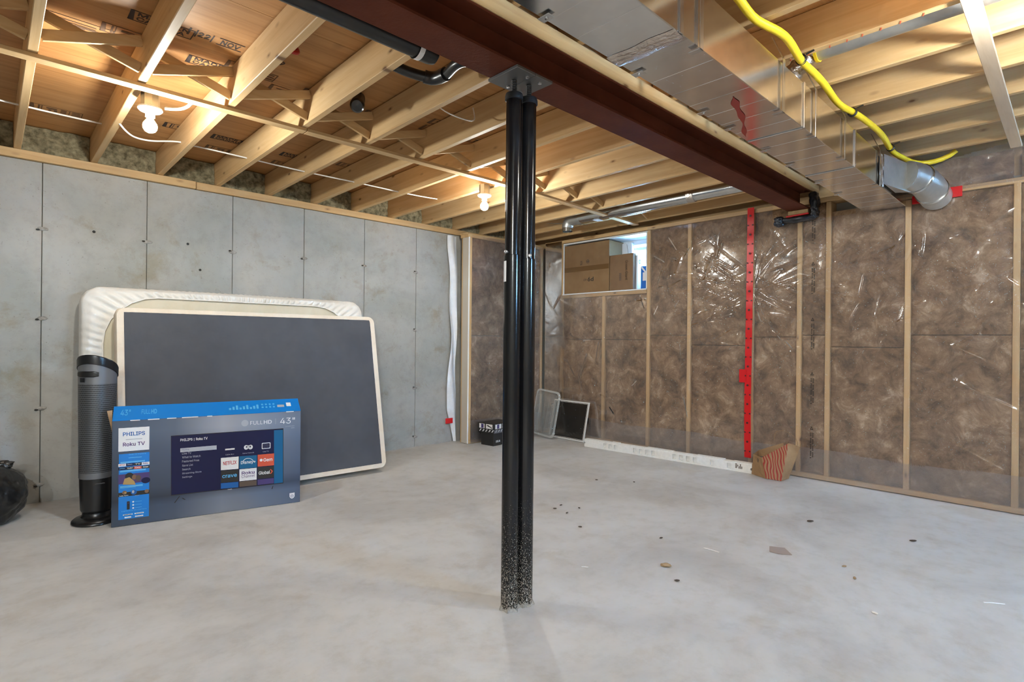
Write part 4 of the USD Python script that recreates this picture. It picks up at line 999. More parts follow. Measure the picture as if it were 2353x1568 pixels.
plain('teal_print', (0.0, 0.11, 0.26), 0.3)
plain('purple_print', (0.06, 0.035, 0.14), 0.35)
plain('brown_print', (0.20, 0.10, 0.05), 0.4)
plain('yellow_print', (0.42, 0.27, 0.09), 0.4)
plain('orange_print', (0.62, 0.085, 0.035), 0.35)
plain('brand_blue', (0.0, 0.10, 0.36), 0.4)
plain('brand_purple', (0.07, 0.02, 0.13), 0.4)
plain('brand_red', (0.42, 0.012, 0.02), 0.4)
plain('pale_print', (0.40, 0.42, 0.47), 0.4)
plain('dim_print', (0.15, 0.15, 0.24), 0.4)
plain('carton_edge', (0.10, 0.09, 0.085), 0.8)
plain('carton_raw', (0.38, 0.24, 0.13), 0.8)
add(tv, 'carton', obx(TO + tu * TW / 2 + tn * TD / 2 + Z * TH / 2, tu * TW / 2, tn * TD / 2, Z * (TH / 2 - 0.001), 0.002), 'carton_print')
fl0, fl1 = TO + Z * (TH - 0.001) - tn * 0.001, TO + tn * TD + Z * 0.716
fc = (fl0 + fl1) / 2 + tu * TW / 2; fd = fl1 - fl0
fn = np.cross(tu, fd); fn /= np.linalg.norm(fn)
add(tv, 'top_flap', obx(fc, tu * (TW / 2 - 0.001), fd / 2, fn * 0.002), 'blue_print', label='raised blue top flap')
add(tv, 'top_flap', obx(TO + tu * TW / 2 + tn * (TD + 0.002) + Z * 0.68, tu * (TW / 2 - 0.002), Z * 0.036, tn * 0.002), 'carton_edge', label='dark back edge of the opened top')
add(tv, 'torn_corner', hull([TO - tu * 0.002 + tn * 0.03 + Z * 0.58, TO - tu * 0.03 + tn * 0.05 + Z * 0.70, TO - tu * 0.004 + tn * 0.07 + Z * 0.70, TO - tu * 0.002 + tn * 0.05 + Z * 0.56, TO - tu * 0.012 + tn * 0.05 + Z * 0.62]), 'carton_raw', label='torn brown cardboard at the corner')


def tq(zx, zy):
    """point of the carton's front from the detail of it that was measured"""
    q = atp(230 + zx * 0.20408, 910 + zy * 0.20408, TO, tn)
    return float((q - TO) @ tu), float(q[2])


LAYER = [0.0006]


def tpoly(pts, mat_, name='print_panel', lift=0.0008):
    q = [tq(*p) for p in pts]
    add(tv, name, frame_mesh(extrude(Polygon(q).buffer(0), 0.0003), TO - tn * lift, tu, Z, -tn), mat_)


def trect(x0, y0, x1, y1, mat_, name='print_panel', lift=0.0008, r=0.0):
    a, b = tq(x0, y1), tq(x1, y0)
    pg = sbox(a[0], min(a[1], b[1]), b[0], max(a[1], b[1]))
    if r:
        pg = pg.buffer(-r).buffer(r, quad_segs=4)
    add(tv, name, frame_mesh(extrude(pg, 0.0003), TO - tn * lift, tu, Z, -tn), mat_)


def ttext(s, x0, yb, x1, ht, mat_, bold=False, lift=0.0016):
    """text whose base runs from (x0, yb); ht = height in the detail's pixels"""
    a = tq(x0, yb); b = tq(x1, yb); t = tq(x0, yb - ht)
    add(tv, 'lettering', text(s, b[0] - a[0], t[1] - a[1], TO + tu * a[0] + Z * a[1] - tn * lift, tu, Z, -tn, bold, 0.0003), mat_)


def tround(x, y, r, mat_, ring=0.0, lift=0.0016, sx=1.0):
    a, e = tq(x, y), tq(x + r, y); R = e[0] - a[0]
    pg = Point(0, 0).buffer(R, quad_segs=8)
    if ring:
        pg = pg.difference(Point(0, 0).buffer(R * (1 - ring), quad_segs=8))
    from shapely import affinity
    pg = affinity.translate(affinity.scale(pg, 1, sx, origin=(0, 0)), *a)
    add(tv, 'printed_mark', frame_mesh(extrude(pg, 0.0003), TO - tn * lift, tu, Z, -tn), mat_)


# left column: levels follow the slope of the print in the picture, so each y is taken at the panel's middle
trect(205, 345, 556, 632, 'print_white')
trect(205, 632, 556, 1400, 'blue_print')
ttext('PHILIPS', 257, 456, 506, 44, 'brand_blue', True)
trect(290, 485, 475, 490, 'pale_print', 'printed_mark', 0.0014)
ttext('Roku TV', 257, 572, 504, 42, 'brand_purple', True)
ttext('Scan to explore', 322, 672, 516, 18, 'blue_light')
trect(320, 690, 470, 696, 'blue_light', 'printed_mark', 0.0014)
trect(230, 738, 505, 746, 'blue_light', 'printed_mark', 0.0014)
cols = (('print_white', 'navy_print', 'print_black', 'print_white'), ('navy_print', 'print_black', 'orange_print', 'print_black'))
words = (('NETFLIX', 'Disney+', 'TV', 'Roku'), ('prime', 'tubi', 'Gem', 'Global'))
inks = (('brand_red', 'pale_print', 'print_white', 'brand_purple'), ('blue_light', 'print_white', 'print_white', 'print_white'))
for r_ in range(2):
    for c_ in range(4):
        x0 = 205 + 88 * c_; y0 = 762 - 7 * c_ + 40 * r_
        trect(x0, y0, x0 + 87, y0 + 39, cols[r_][c_], lift=0.0012)
        ttext(words[r_][c_], x0 + 14, y0 + 28, x0 + 73, 16, inks[r_][c_], True, 0.002)
trect(225, 836, 515, 844, 'blue_light', 'printed_mark', 0.0014)
trect(205, 856, 556, 1000, 'purple_print', lift=0.0012)
tround(330, 905, 48, 'print_black', lift=0.0015); tpoly([(255, 1000), (275, 935), (330, 915), (385, 960), (400, 1000)], 'yellow_print', 'printed_mark', 0.0018)
tround(385, 915, 26, 'brown_print', lift=0.0021, sx=1.3); tround(430, 925, 30, 'print_grey', lift=0.0024, sx=1.4); tround(515, 950, 50, 'navy_print', lift=0.0018, sx=0.8)
trect(225, 1012, 480, 1020, 'blue_light', 'printed_mark', 0.0014); trect(225, 1026, 400, 1033, 'blue_light', 'printed_mark', 0.0014)
trect(205, 1056, 556, 1142, 'print_black', lift=0.0012)
tround(275, 1090, 26, 'brown_print', lift=0.0015); tround(285, 1092, 13, 'yellow_print', lift=0.0018); tround(380, 1085, 34, 'brand_blue', lift=0.0015); tround(372, 1080, 14, 'pale_print', lift=0.0018, sx=1.5); tround(525, 1072, 24, 'brown_print', lift=0.0015)
ttext('Dolby Vision', 218, 1138, 318, 13, 'print_white', True, 0.002); ttext('Atmos', 392, 1128, 440, 10, 'pale_print', False, 0.002)
trect(301, 1186, 334, 1282, 'print_black', 'printed_mark', 0.0014, 0.003); tround(318, 1208, 7, 'brand_purple', lift=0.0018)
for k in range(3):
    tround(373, 1193 + 35 * k, 11, 'print_white', lift=0.0014); trect(392, 1184 + 34 * k, 470, 1190 + 34 * k, 'blue_light', 'printed_mark', 0.0014)
ttext('A perfect fit for any smart home', 240, 1312, 522, 15, 'blue_light')
for x0, y0, x1, y1 in ((257, 1325, 367, 1350), (388, 1306, 492, 1332), (275, 1355, 350, 1380), (393, 1338, 486, 1364)):
    trect(x0, y0, x1, y1, 'print_white', 'printed_mark', 0.0014, 0.0015); trect(x0 + 12, y0 + 10, x1 - 12, y1 - 9, 'print_grey', 'printed_mark', 0.0019)
# the television pictured on the front
S = lambda x, y: (x, y)
tpoly([(797, 450), (2064, 366), (2064, 985), (797, 1125)], 'print_black', 'print_panel', 0.0008)
tpoly([(802, 456), (2058, 373), (2058, 978), (802, 1116)], 'navy_print', 'print_panel', 0.0012)
tpoly([(1958, 388), (2058, 381), (2058, 976), (1958, 988)], 'teal_print', 'print_panel', 0.0016)
ttext('PHILIPS', 902, 514, 1040, 30, 'print_white', True); trect(1057, 474, 1061, 508, 'print_white', 'printed_mark', 0.0018); ttext('Roku TV', 1078, 502, 1210, 30, 'print_white', True)
tpoly([(902, 592), (1312, 557), (1312, 604), (902, 637)], 'pale_print', 'printed_mark', 0.0016)
ttext('Home', 922, 617, 1002, 20, 'dim_print', False, 0.0022)
for s, yb, x1 in (('Live TV', 663, 1026), ('What to Watch', 706, 1130), ('Featured Free', 752, 1116), ('Save List', 798, 1045), ('Search', 842, 1016), ('Streaming Store', 889, 1140), ('Settings', 932, 1036)):
    ttext(s, 924, yb, x1, 24, 'pale_print', False, 0.0018)
trect(1407, 588, 1515, 614, 'print_white', 'printed_mark', 0.0018, 0.001)
tround(1645, 580, 26, 'print_white', lift=0.0018, sx=1.1); tround(1693, 577, 26, 'print_white', lift=0.0018, sx=1.1); trect(1640, 555, 1698, 592, 'print_white', 'printed_mark', 0.0018)
tround(1648, 575, 8, 'navy_print', lift=0.0024); tround(1690, 572, 8, 'navy_print', lift=0.0024)
trect(1820, 524, 1918, 600, 'print_white', 'printed_mark', 0.0018, 0.004); trect(1828, 532, 1910, 592, 'navy_print', 'printed_mark', 0.0021, 0.004)
for k in range(3):
    trect(1836, 544 + 15 * k, 1900, 550 + 15 * k, 'print_white', 'printed_mark', 0.0024)
for s, x0, x1, yb in (('Cable Box', 1412, 1508, 670), ('Game Console', 1603, 1733, 655), ('Live TV', 1833, 1898, 636)):
    ttext(s, x0, yb, x1, 13, 'pale_print', False, 0.0018)
tpoly([(1360, 700), (1560, 683), (1558, 822), (1360, 838)], 'print_white', 'print_panel', 0.0018); ttext('NETFLIX', 1385, 782, 1535, 40, 'brand_red', True, 0.0024)
tpoly([(1568, 682), (1765, 667), (1764, 806), (1568, 822)], 'teal_print', 'print_panel', 0.0018); ttext('Disney+', 1585, 780, 1750, 46, 'print_white', True, 0.0024)
arc = [(1668 + 68 * math.cos(t), 762 + 62 * math.sin(t)) for t in np.linspace(math.radians(190), math.radians(345), 20)]
arc2 = [(1668 + 63 * math.cos(t), 762 + 56 * math.sin(t)) for t in np.linspace(math.radians(345), math.radians(190), 20)]
tpoly(arc + arc2, 'print_white', 'printed_mark', 0.0026)
tpoly([(1774, 664), (1960, 648), (1958, 782), (1774, 798)], 'orange_print', 'print_panel', 0.0018); ttext('Gem', 1838, 742, 1940, 38, 'print_white', True, 0.0024); tround(1813, 724, 17, 'print_white', lift=0.0024)
tpoly([(1360, 844), (1558, 828), (1558, 962), (1360, 980)], 'print_black', 'print_panel', 0.0018); ttext('crave', 1375, 928, 1540, 34, 'blue_light', True, 0.0024)
tpoly([(1568, 828), (1763, 810), (1762, 942), (1568, 962)], 'print_white', 'print_panel', 0.0018); ttext('Roku', 1594, 890, 1738, 36, 'brand_purple', True, 0.0024); ttext('Channel', 1592, 926, 1740, 32, 'brand_purple', False, 0.0024)
tpoly([(1773, 805), (1956, 790), (1955, 918), (1773, 936)], 'print_black', 'print_panel', 0.0018); ttext('Global', 1786, 890, 1912, 38, 'print_white', True, 0.0024)
tpoly([(1910, 826), (1924, 825), (1945, 848), (1926, 876), (1912, 878), (1930, 850)], 'orange_print', 'printed_mark', 0.0024)
tpoly([(1360, 985), (1556, 968), (1556, 1030), (1360, 1046)], 'brand_blue', 'print_panel', 0.0018); tpoly([(1568, 966), (1762, 948), (1762, 1006), (1568, 1026)], 'print_grey', 'print_panel', 0.0018); tpoly([(1773, 944), (1955, 926), (1955, 984), (1773, 1004)], 'purple_print', 'print_panel', 0.0018)
tpoly([(832, 1205), (890, 1130), (900, 1130), (845, 1205)], 'print_black', 'printed_mark', 0.0012); tpoly([(918, 1150), (932, 1148), (965, 1170), (945, 1170)], 'print_black', 'printed_mark', 0.0012); tpoly([(1930, 1050), (1942, 1015), (1950, 1015), (1940, 1050)], 'print_black', 'printed_mark', 0.0012)
ttext('PHILIPS', 1438, 1060, 1485, 9, 'print_white', True, 0.0016)
tround(1630, 308, 40, 'pale_print', lift=0.0014); ttext('FULL', 1690, 328, 1830, 42, 'print_white', False); ttext('HD', 1842, 318, 1932, 42, 'print_white', True)
trect(1973, 255, 1977, 318, 'pale_print', 'printed_mark', 0.0014); ttext('43"', 2026, 318, 2192, 66, 'print_white', False)
ttext('1080p', 2085, 352, 2188, 12, 'pale_print'); trect(2150, 357, 2188, 364, 'pale_print', 'printed_mark', 0.0014)
sh = [(2132, 1098), (2190, 1088), (2190, 1130), (2178, 1148), (2160, 1158), (2143, 1152), (2132, 1136)]
tpoly(sh, 'print_white', 'printed_mark', 0.0014); tround(2161, 1128, 17, 'dim_print', 0.25, 0.0018); trect(2150, 1124, 2172, 1130, 'dim_print', 'printed_mark', 0.0019)
# print on the raised flap
fdir = fd / np.linalg.norm(fd); fh = np.linalg.norm(fd)
if fn @ tn > 0:
    fn = -fn
def flap(s0, h0, w, h, mat_, tx=None, bold=False):
    o = fl0 + tu * s0 + fdir * h0 + fn * 0.0023
    if tx:
        add(tv, 'lettering', text(tx, w, h, o, tu, fdir, fn, bold, 0.0004), mat_)
    else:
        add(tv, 'printed_mark', frame_mesh(extrude(sbox(0, 0, w, h), 0.0004), o, tu, fdir, fn), mat_)
flap(0.038, 0.045, 0.05, 0.055, 'blue_light', '43"'); flap(0.145, 0.05, 0.045, 0.045, 'blue_light', 'FULL'); flap(0.195, 0.05, 0.03, 0.045, 'blue_light', 'HD', True)
for k in range(9):
    flap(0.63 + 0.021 * k, 0.045, 0.013, 0.02 + 0.012 * (k % 3), 'blue_light')
for k in range(8):
    flap(0.83 + 0.024 * (k % 4), 0.05 + 0.03 * (k // 4), 0.012, 0.014, 'blue_light')
flap(0.93, 0.05, 0.045, 0.025, 'pale_print'); flap(0.99, 0.055, 0.03, 0.04, 'print_white')
for s0, w in ((0.09, 0.05), (0.18, 0.06), (0.28, 0.05), (0.36, 0.09), (0.5, 0.03), (0.98, 0.05)):
    add(tv, 'scuff', frame_mesh(extrude(sbox(0, 0, w, 0.006), 0.0003), TO + tu * s0 + Z * (TH - 0.006) - tn * 0.0016, tu, Z, -tn), 'print_white')

# ------------------------------------------------------------------ tower heater
HC = np.array([0.502, 4.262, 0.0])
ht = thing('tower_heater', 'grey perforated tower heater with a black top ring beside the television carton', 'heater', HC)
add(ht, 'base', lathe([(0, 0), (0.122, 0.0), (0.128, 0.006), (0.126, 0.018), (0.112, 0.03), (0.082, 0.038), (0.074, 0.05), (0.072, 0.065)], HC, 44), 'heater_black', 40)
R = 0.1
add(ht, 'lower_column', lathe([(0.07, 0.06), (0.079, 0.075), (0.083, 0.085), (0.088, 0.22), (0.089, 0.278)], HC, 44), 'heater_black', 40)
add(ht, 'button_strip', cb(HC[0] - 0.02, HC[0] + 0.03, HC[1] - 0.091, HC[1] - 0.087, 0.245, 0.252, 0.001), 'steel_dark')
add(ht, 'collar', lathe([(0.090, 0.278), (0.092, 0.281), (0.0925, 0.315)], HC, 44), 'heater_silver', 40)
tilt = -FW * (1, 1, 0) * 0.0 + RT * np.array([1, 1, 0])
n = 64; zz = np.array([0.312, 0.84])
a = np.linspace(0, 2 * np.pi, n + 1)
P = np.array([[(HC[0] + r * math.cos(t), HC[1] + r * math.sin(t), z) for z, r in ((0.312, 0.0922), (0.60, 0.0955), (0.86, 0.0985))] for t in a])
gr = grid(P[::-1])
uv = np.array([[(k * 84 / n, z * 84.0) for z in (0.312, 0.60, 0.86)] for k in range(n + 1)]).reshape(-1, 2)
grp = fresh(ht, 'grille')
gm = gr.copy(); gm.apply_translation(-HC)
usdkit.mesh(stage, grp, gm, M['heater_grille'], smooth=True, uv=uv)
hd = (EYE - HC) * (1, 1, 0); hd /= np.linalg.norm(hd); hr = np.cross(-hd, Z)      # towards the room, and its right


def slant(t, z0, dz):
    return z0 + dz * (0.95 * (math.cos(t) * hd[0] + math.sin(t) * hd[1]) - 0.5 * (math.cos(t) * hr[0] + math.sin(t) * hr[1]))


P = np.array([[(HC[0] + r * math.cos(t), HC[1] + r * math.sin(t), z) for z, r in ((0.86, 0.0985), (slant(t, 0.945, 0.05) - 0.005, 0.100))] for t in a])
add(ht, 'upper_shell', grid(P[::-1]), 'heater_silver', True)
P = np.array([[(HC[0] + r * math.cos(t), HC[1] + r * math.sin(t), slant(t, z, 0.05)) for z, r in ((0.928, 0.1005), (0.930, 0.1045), (0.975, 0.1055), (0.985, 0.102), (0.985, 0.085), (0.96, 0.078), (0.95, 0.0))] for t in a])
add(ht, 'top_ring', grid(P[::-1]), 'heater_black', 40)
nd, td = hd, hr
def on_shell(a_, z, dr=0.0):
    v = nd * math.cos(a_) + td * math.sin(a_)
    return HC + v * (0.1025 + dr) + Z * z
P = np.array([[on_shell(a_, z, 0.002 if 0 < i < 8 else 0.0) for i, z in enumerate(np.linspace(0.902 + 0.022 * max(0, abs(a_ + 0.6) - 0.4), 0.938 - 0.022 * max(0, abs(a_ + 0.6) - 0.4), 9))] for a_ in np.linspace(-1.25, 0.05, 16)])
add(ht, 'display_slot', grid(P), 'heater_black', True)
P = np.array([[on_shell(a_, z, 0.004) for z in (0.872, 0.898)] for a_ in np.linspace(-0.95, -0.65, 5)])
add(ht, 'badge', grid(P), 'heater_black', True)

# ------------------------------------------------------------------ bin bag at the left edge
s = trimesh.creation.icosphere(5, 1.0); v = np.array(s.vertices)
d = meshkit.fbm(v * 2.2 + 5, 4, 3); f2 = np.abs(meshkit.fbm(v * np.array([3.5, 3.5, 1.2]) + 9, 3, 6) - 0.5)
rad = 0.86 + 0.22 * d + 0.10 * f2
v = v * rad[:, None] * (0.215, 0.215, 0.205) + (-0.02, 4.62, 0.175)
v[:, 2] = np.maximum(v[:, 2], 0.002)
tb = thing('trash_bag', 'black plastic trash bag with a tied top at the left edge of the picture', 'bag', (-0.02, 4.62, 0))
add(tb, 'bag', trimesh.Trimesh(v, s.faces, process=False), 'trash_black', True)
for k, (dx, dy, dz, sx, sy, sz_) in enumerate(((-0.10, 0.0, 0.355, 0.085, 0.06, 0.035), (0.02, -0.01, 0.362, 0.075, 0.05, 0.028), (0.09, 0.01, 0.35, 0.06, 0.045, 0.03), (-0.02, 0.03, 0.385, 0.07, 0.05, 0.03))):
    s = trimesh.creation.icosphere(3, 1.0); v = np.array(s.vertices)
    v = v * (0.65 + 0.6 * meshkit.fbm(v * 2.4 + k * 3, 3, k + 1))[:, None] * (sx, sy, sz_) + (-0.02 + dx, 4.62 + dy, dz)
    add(tb, 'tied_end', trimesh.Trimesh(v, s.faces, process=False), 'trash_black', True)

# ------------------------------------------------------------------ shoe box by the corner wall
SB = np.array([3.985, 4.452, 0.0]); su_ = np.array([0.99, 0.12, 0.0]); su_ /= np.linalg.norm(su_); sn_ = np.array([-su_[1], su_[0], 0.0])
sb_ = thing('shoe_box', 'small black shoe box with a printed lid on the floor left of the posts', 'box', SB)
# its near corner is SB; one face runs along su_, the other back along sn_
add(sb_, 'box', obx(SB + su_ * 0.16 + sn_ * 0.09 + Z * 0.075, su_ * 0.16, sn_ * 0.09, Z * 0.075, 0.002), 'shoebox_black')
lid = add(sb_, 'lid', obx(SB + su_ * 0.158 + sn_ * 0.10 + Z * 0.19, su_ * 0.172, sn_ * 0.118, Z * 0.052, 0.003), 'shoebox_black')
lo = SB - su_ * 0.0145 - sn_ * 0.0185
for (o, xd, zd, w, sgn) in ((lo + sn_ * 0.236, -sn_, -su_, 0.236, 1), (lo, su_, -sn_, 0.344, 1)):
    for x0, x1, z0, z1, mt_ in ((0.02, 0.10 if w < 0.3 else 0.12, 0.185, 0.235, 'print_white'), (0.12 if w < 0.3 else 0.135, 0.215 if w < 0.3 else 0.30, 0.185, 0.235, 'print_white')):
        add(sb_, 'print_panel', frame_mesh(extrude(sbox(x0, z0, x1, z1), 0.0004), o + zd * 0.0008, xd, Z, zd), mt_)
    add(sb_, 'print_panel', frame_mesh(extrude(sbox(0.05, 0.188, 0.085, 0.232), 0.0004), o + zd * 0.0014, xd, Z, zd), 'print_indigo')
    add(sb_, 'printed_mark', frame_mesh(extrude(Polygon([(0.128, 0.222), (0.15, 0.225), (0.20, 0.205), (0.21, 0.192), (0.195, 0.192), (0.19, 0.2), (0.15, 0.21)]), 0.0004), o + zd * 0.0014, xd, Z, zd), 'print_black')
    for k in range(5):
        x0 = 0.02 + 0.045 * k
        add(sb_, 'printed_mark', frame_mesh(extrude(Polygon([(x0, 0.150), (x0 + 0.012, 0.150), (x0 + 0.035, 0.176 - 0.006 * (k % 2)), (x0 + 0.022, 0.178)]), 0.0004), o + zd * 0.0008, xd, Z, zd), 'print_white')
add(sb_, 'lid_band', frame_mesh(extrude(sbox(0.0, 0.140, 0.344, 0.176), 0.0004), lo - sn_ * 0.0008, su_, Z, -sn_), 'shoebox_grey')
add(sb_, 'lettering', text('DEUX', 0.07, 0.022, SB + su_ * 0.04 + Z * 0.035 - sn_ * 0.0012, su_, Z, -sn_, True), 'print_white')

# ------------------------------------------------------------------ clear tote lid and window screen leaning on the insulated wall
def wall_frame(p, ang):
    """slab leaning on the right-hand wall: u towards the camera's right (-y), v up, w into the room"""
    u = -Y; v = math.cos(ang) * Z + math.sin(ang) * X
    return np.asarray(p, float), u, v, np.cross(u, v) * -1 if np.cross(u, v)[0] > 0 else np.cross(u, v)


ss = thing('window_screen', 'white-framed dark window screen leaning on the insulated wall behind the clear bin', 'window screen', (4.9, 4.2, 0))
o, u, v, w = wall_frame((4.905, 4.475, 0.002), math.radians(13))
SWd, SHt = 0.535, 0.455
ring = sbox(0, 0, SWd, SHt).difference(sbox(0.024, 0.024, SWd - 0.024, SHt - 0.024))
add(ss, 'frame', frame_mesh(extrude(ring, 0.011), o, u, v, w), 'aluminium_white')
add(ss, 'mesh', frame_mesh(extrude(sbox(0.02, 0.02, SWd - 0.02, SHt - 0.02), 0.001), o + w * 0.004, u, v, w), 'screen_mesh')
add(ss, 'groove', frame_mesh(extrude(sbox(0.016, 0.016, SWd - 0.016, SHt - 0.016).difference(sbox(0.021, 0.021, SWd - 0.021, SHt - 0.021)), 0.0008), o + w * 0.011, u, v, w), 'print_grey')

bn = thing('clear_bin', 'shallow clear plastic bin standing on its side in the corner, before the window screen', 'bin', (4.85, 4.45, 0))
o, u, v, w = wall_frame((4.80, 4.665, 0.003), math.radians(8))
BW, BH = 0.385, 0.545
sk = np.array([0.0, 0.0, 0.0])
tiltz = math.radians(5)                # the bin stands a little askew
uu, vv = u * math.cos(tiltz) - v * math.sin(tiltz), v * math.cos(tiltz) + u * math.sin(tiltz)
o = o + Z * 0.036
def bin_loop(inset, z, n=120):
    p = rounded_loop(BW, BH, max(0.02, 0.06 - inset * 0.6), n, (inset,) * 4)
    p = np.vstack([p, p[:1]])
    return o + p[:, :1] * uu + p[:, 1:] * vv + z * w
add(bn, 'rim', grid(np.array([bin_loop(0, 0.026), bin_loop(0, 0.034), bin_loop(0.006, 0.038), bin_loop(0.022, 0.038)])), 'clear_rim', 40)
add(bn, 'side_wall', grid(np.array([bin_loop(0.022, 0.038), bin_loop(0.030, -0.018), bin_loop(0.036, -0.027), bin_loop(0.046, -0.030)])), 'clear_plastic', 40)
bu, bw_ = np.meshgrid(np.linspace(0.046, BW - 0.046, 60), np.linspace(0.046, BH - 0.046, 50), indexing='ij')
hb = sum(0.006 * np.exp(-((bu - x) / 0.006) ** 2) for x in (0.10, 0.16, 0.22, 0.28)) * (np.abs(bw_ - BH / 2) < BH / 2 - 0.085)
add(bn, 'bottom', grid(o + bu[..., None] * uu + bw_[..., None] * vv + (-0.030 + hb)[..., None] * w), 'clear_plastic', True)

# ------------------------------------------------------------------ strip of white packing foam
fs = thing('foam_strip', 'long strip of white moulded packing foam on the floor along the insulated wall', 'packing foam', (4.8, 2.9, 0))
A, B = np.array([4.735, 3.80, 0.0]), np.array([4.862, 2.03, 0.0])
fu = (B - A) / np.linalg.norm(B - A); FL = np.linalg.norm(B - A); fb = np.array([-fu[1], fu[0], 0.0])
if fb[0] < 0:
    fb = -fb
outl = [(0, 0)]
x = 0.0; k = 0
tops = [(0.0, 0.085), (0.33, 0.085), (0.33, 0.090), (0.42, 0.090), (0.42, 0.084), (0.74, 0.084), (0.74, 0.090), (1.02, 0.090), (1.02, 0.085), (1.26, 0.085), (1.26, 0.09), (1.52, 0.09), (1.52, 0.082), (1.60, 0.082), (1.60, 0.086), (FL, 0.086)]
pg = Polygon([(0, 0)] + [(0.0, 0.03), (0.012, 0.035), (0.012, 0.05), (0.0, 0.055)] + tops + [(FL, 0.05), (FL - 0.015, 0.045), (FL - 0.015, 0.03), (FL, 0.025), (FL, 0)])
slots = []
for g0, cnt in ((0.24, 3), (0.60, 4), (1.03, 4)):
    for q in range(cnt):
        slots.append(sbox(g0 + 0.068 * q, 0.018, g0 + 0.068 * q + 0.036, 0.066))
slots += [sbox(1.40, 0.018, 1.436, 0.066), sbox(1.555, 0.018, 1.592, 0.062)]
face = pg
for s_ in slots:
    face = face.difference(s_)
add(fs, 'body', [frame_mesh(extrude(pg, 0.040), A + fb * 0.022, fu, Z, fb), frame_mesh(extrude(face, 0.0225), A, fu, Z, fb)], 'foam_white')
add(fs, 'printed_mark', [frame_mesh(extrude(sbox(1.63, 0.03 + 0.011 * k, 1.645 + 0.006 * (k % 3), 0.037 + 0.011 * k), 0.0004), A - fb * 0.001, fu, Z, fb) for k in range(4)] +
    [frame_mesh(extrude(sbox(1.66 + 0.012 * k, 0.028, 1.667 + 0.012 * k, 0.07 if k % 2 else 0.05), 0.0004), A - fb * 0.001, fu, Z, fb) for k in range(3)], 'print_grey')

# ------------------------------------------------------------------ crumpled paper bag
mat('bag_print', {'g': ('geometry', {}), 'm': ('mapping', {'rotation': (0.25, 0.0, 0.0), 'scale': (1, 1, 1)}), 'w': ('wave_texture', {'wave_type': 'bands', 'bands_direction': 'y', 'scale': 14.0, 'distortion': 5.0, 'detail': 0.0, 'detail_scale': 1.0}),
                  'r': ('rgb_ramp', {'ramp': [(0, (0, 0, 0)), (0.50, (0, 0, 0)), (0.56, (1, 1, 1)), (1, (1, 1, 1))]}),
                  'x': ('mix', {'color1': (0.34, 0.20, 0.10), 'color2': (0.30, 0.035, 0.022)}), 'n': ('noise_texture', {'scale': 18.0, 'detail': 4.0}), 'b': ('bump', {'strength': 0.4, 'distance': 0.01}), 'p': ('principled_bsdf', {'roughness': 0.8})},
    [('g.position', 'm.vector'), ('m.vector', 'w.vector'), ('w.fac', 'r.fac'), ('r.color', 'x.fac'), ('x.color', 'p.base_color'), ('g.position', 'n.vector'), ('n.fac', 'b.height'), ('b.normal', 'p.normal')])
pb = thing('paper_bag', 'crumpled brown paper bag with wavy red stripes lying against the insulated wall', 'bag', (4.85, 1.85, 0))


def crumple(c00, c10, c11, c01, n=22, amp=0.012, seed=1):
    """bilinear patch between four corners, crumpled"""
    u, w = np.meshgrid(np.linspace(0, 1, n), np.linspace(0, 1, n), indexing='ij')
    c00, c10, c11, c01 = (np.asarray(c, float) for c in (c00, c10, c11, c01))
    P = ((1 - u) * (1 - w))[..., None] * c00 + (u * (1 - w))[..., None] * c10 + (u * w)[..., None] * c11 + ((1 - u) * w)[..., None] * c01
    nrm = np.cross(c10 - c00, c01 - c00); nrm /= np.linalg.norm(nrm)
    h = (meshkit.fbm(P * 16, 3, seed) - 0.5) * 2 * np.minimum(1, np.minimum(np.minimum(u, 1 - u), np.minimum(w, 1 - w)) * 5)
    P = P + amp * h[..., None] * nrm
    P[..., 2] = np.maximum(P[..., 2], 0.002)
    return grid(P)


q = lambda px, py, x: at(px, py, 0, x)
a_ = q(1727, 1078, 4.845); b_ = q(1760, 1102, 4.765); c_ = q(1795, 1104, 4.775); d_ = q(1837, 1028, 4.86); e_ = q(1788, 1010, 4.82); f_ = q(1750, 1052, 4.79); g_ = q(1731, 1044, 4.86); h_ = q(1800, 1018, 4.99); i_ = q(1760, 1035, 4.99)
for P_ in (a_, b_, c_):
    P_[2] = 0.004
add(pb, 'side', crumple(f_, b_, c_, (f_ + d_) / 2 * 0 + e_ * 0.5 + d_ * 0.5, 20, 0.012, 2), 'bag_print', True, label='side printed with red waves')
add(pb, 'side', crumple(e_, f_, b_, g_ * 0 + e_, 8, 0.0, 3), 'bag_print', True)
add(pb, 'side', crumple(g_, a_, b_, f_, 20, 0.012, 4), 'paper_bag', True)
add(pb, 'side', crumple((d_ + e_) / 2, c_, c_ + (0.14, -0.01, 0.0), d_ + (0.02, 0, 0), 18, 0.012, 5), 'paper_bag', True)
add(pb, 'side', crumple(g_ + (0.11, 0, 0.02), a_ + (0.15, 0, 0), c_ + (0.15, 0.0, 0), h_, 18, 0.012, 6), 'paper_bag', True)
add(pb, 'side', crumple(g_, a_, a_ + (0.15, 0, 0), g_ + (0.11, 0, 0.02), 16, 0.010, 7), 'paper_bag', True)
add(pb, 'handle', tube(smooth_path([e_ + (0, 0.03, -0.01), e_ + (0.01, 0.0, 0.07), d_ + (0.01, 0.03, 0.06), d_ + (0.0, 0.02, 0.0)], 16), 0.002, 6), 'paper_bag', True)
add(pb, 'contents', rbox(f_ + (0.03, -0.03, -0.06), f_ + (0.10, 0.05, -0.005), 0.012), 'print_grey', 30, label='dark packaging inside the bag')

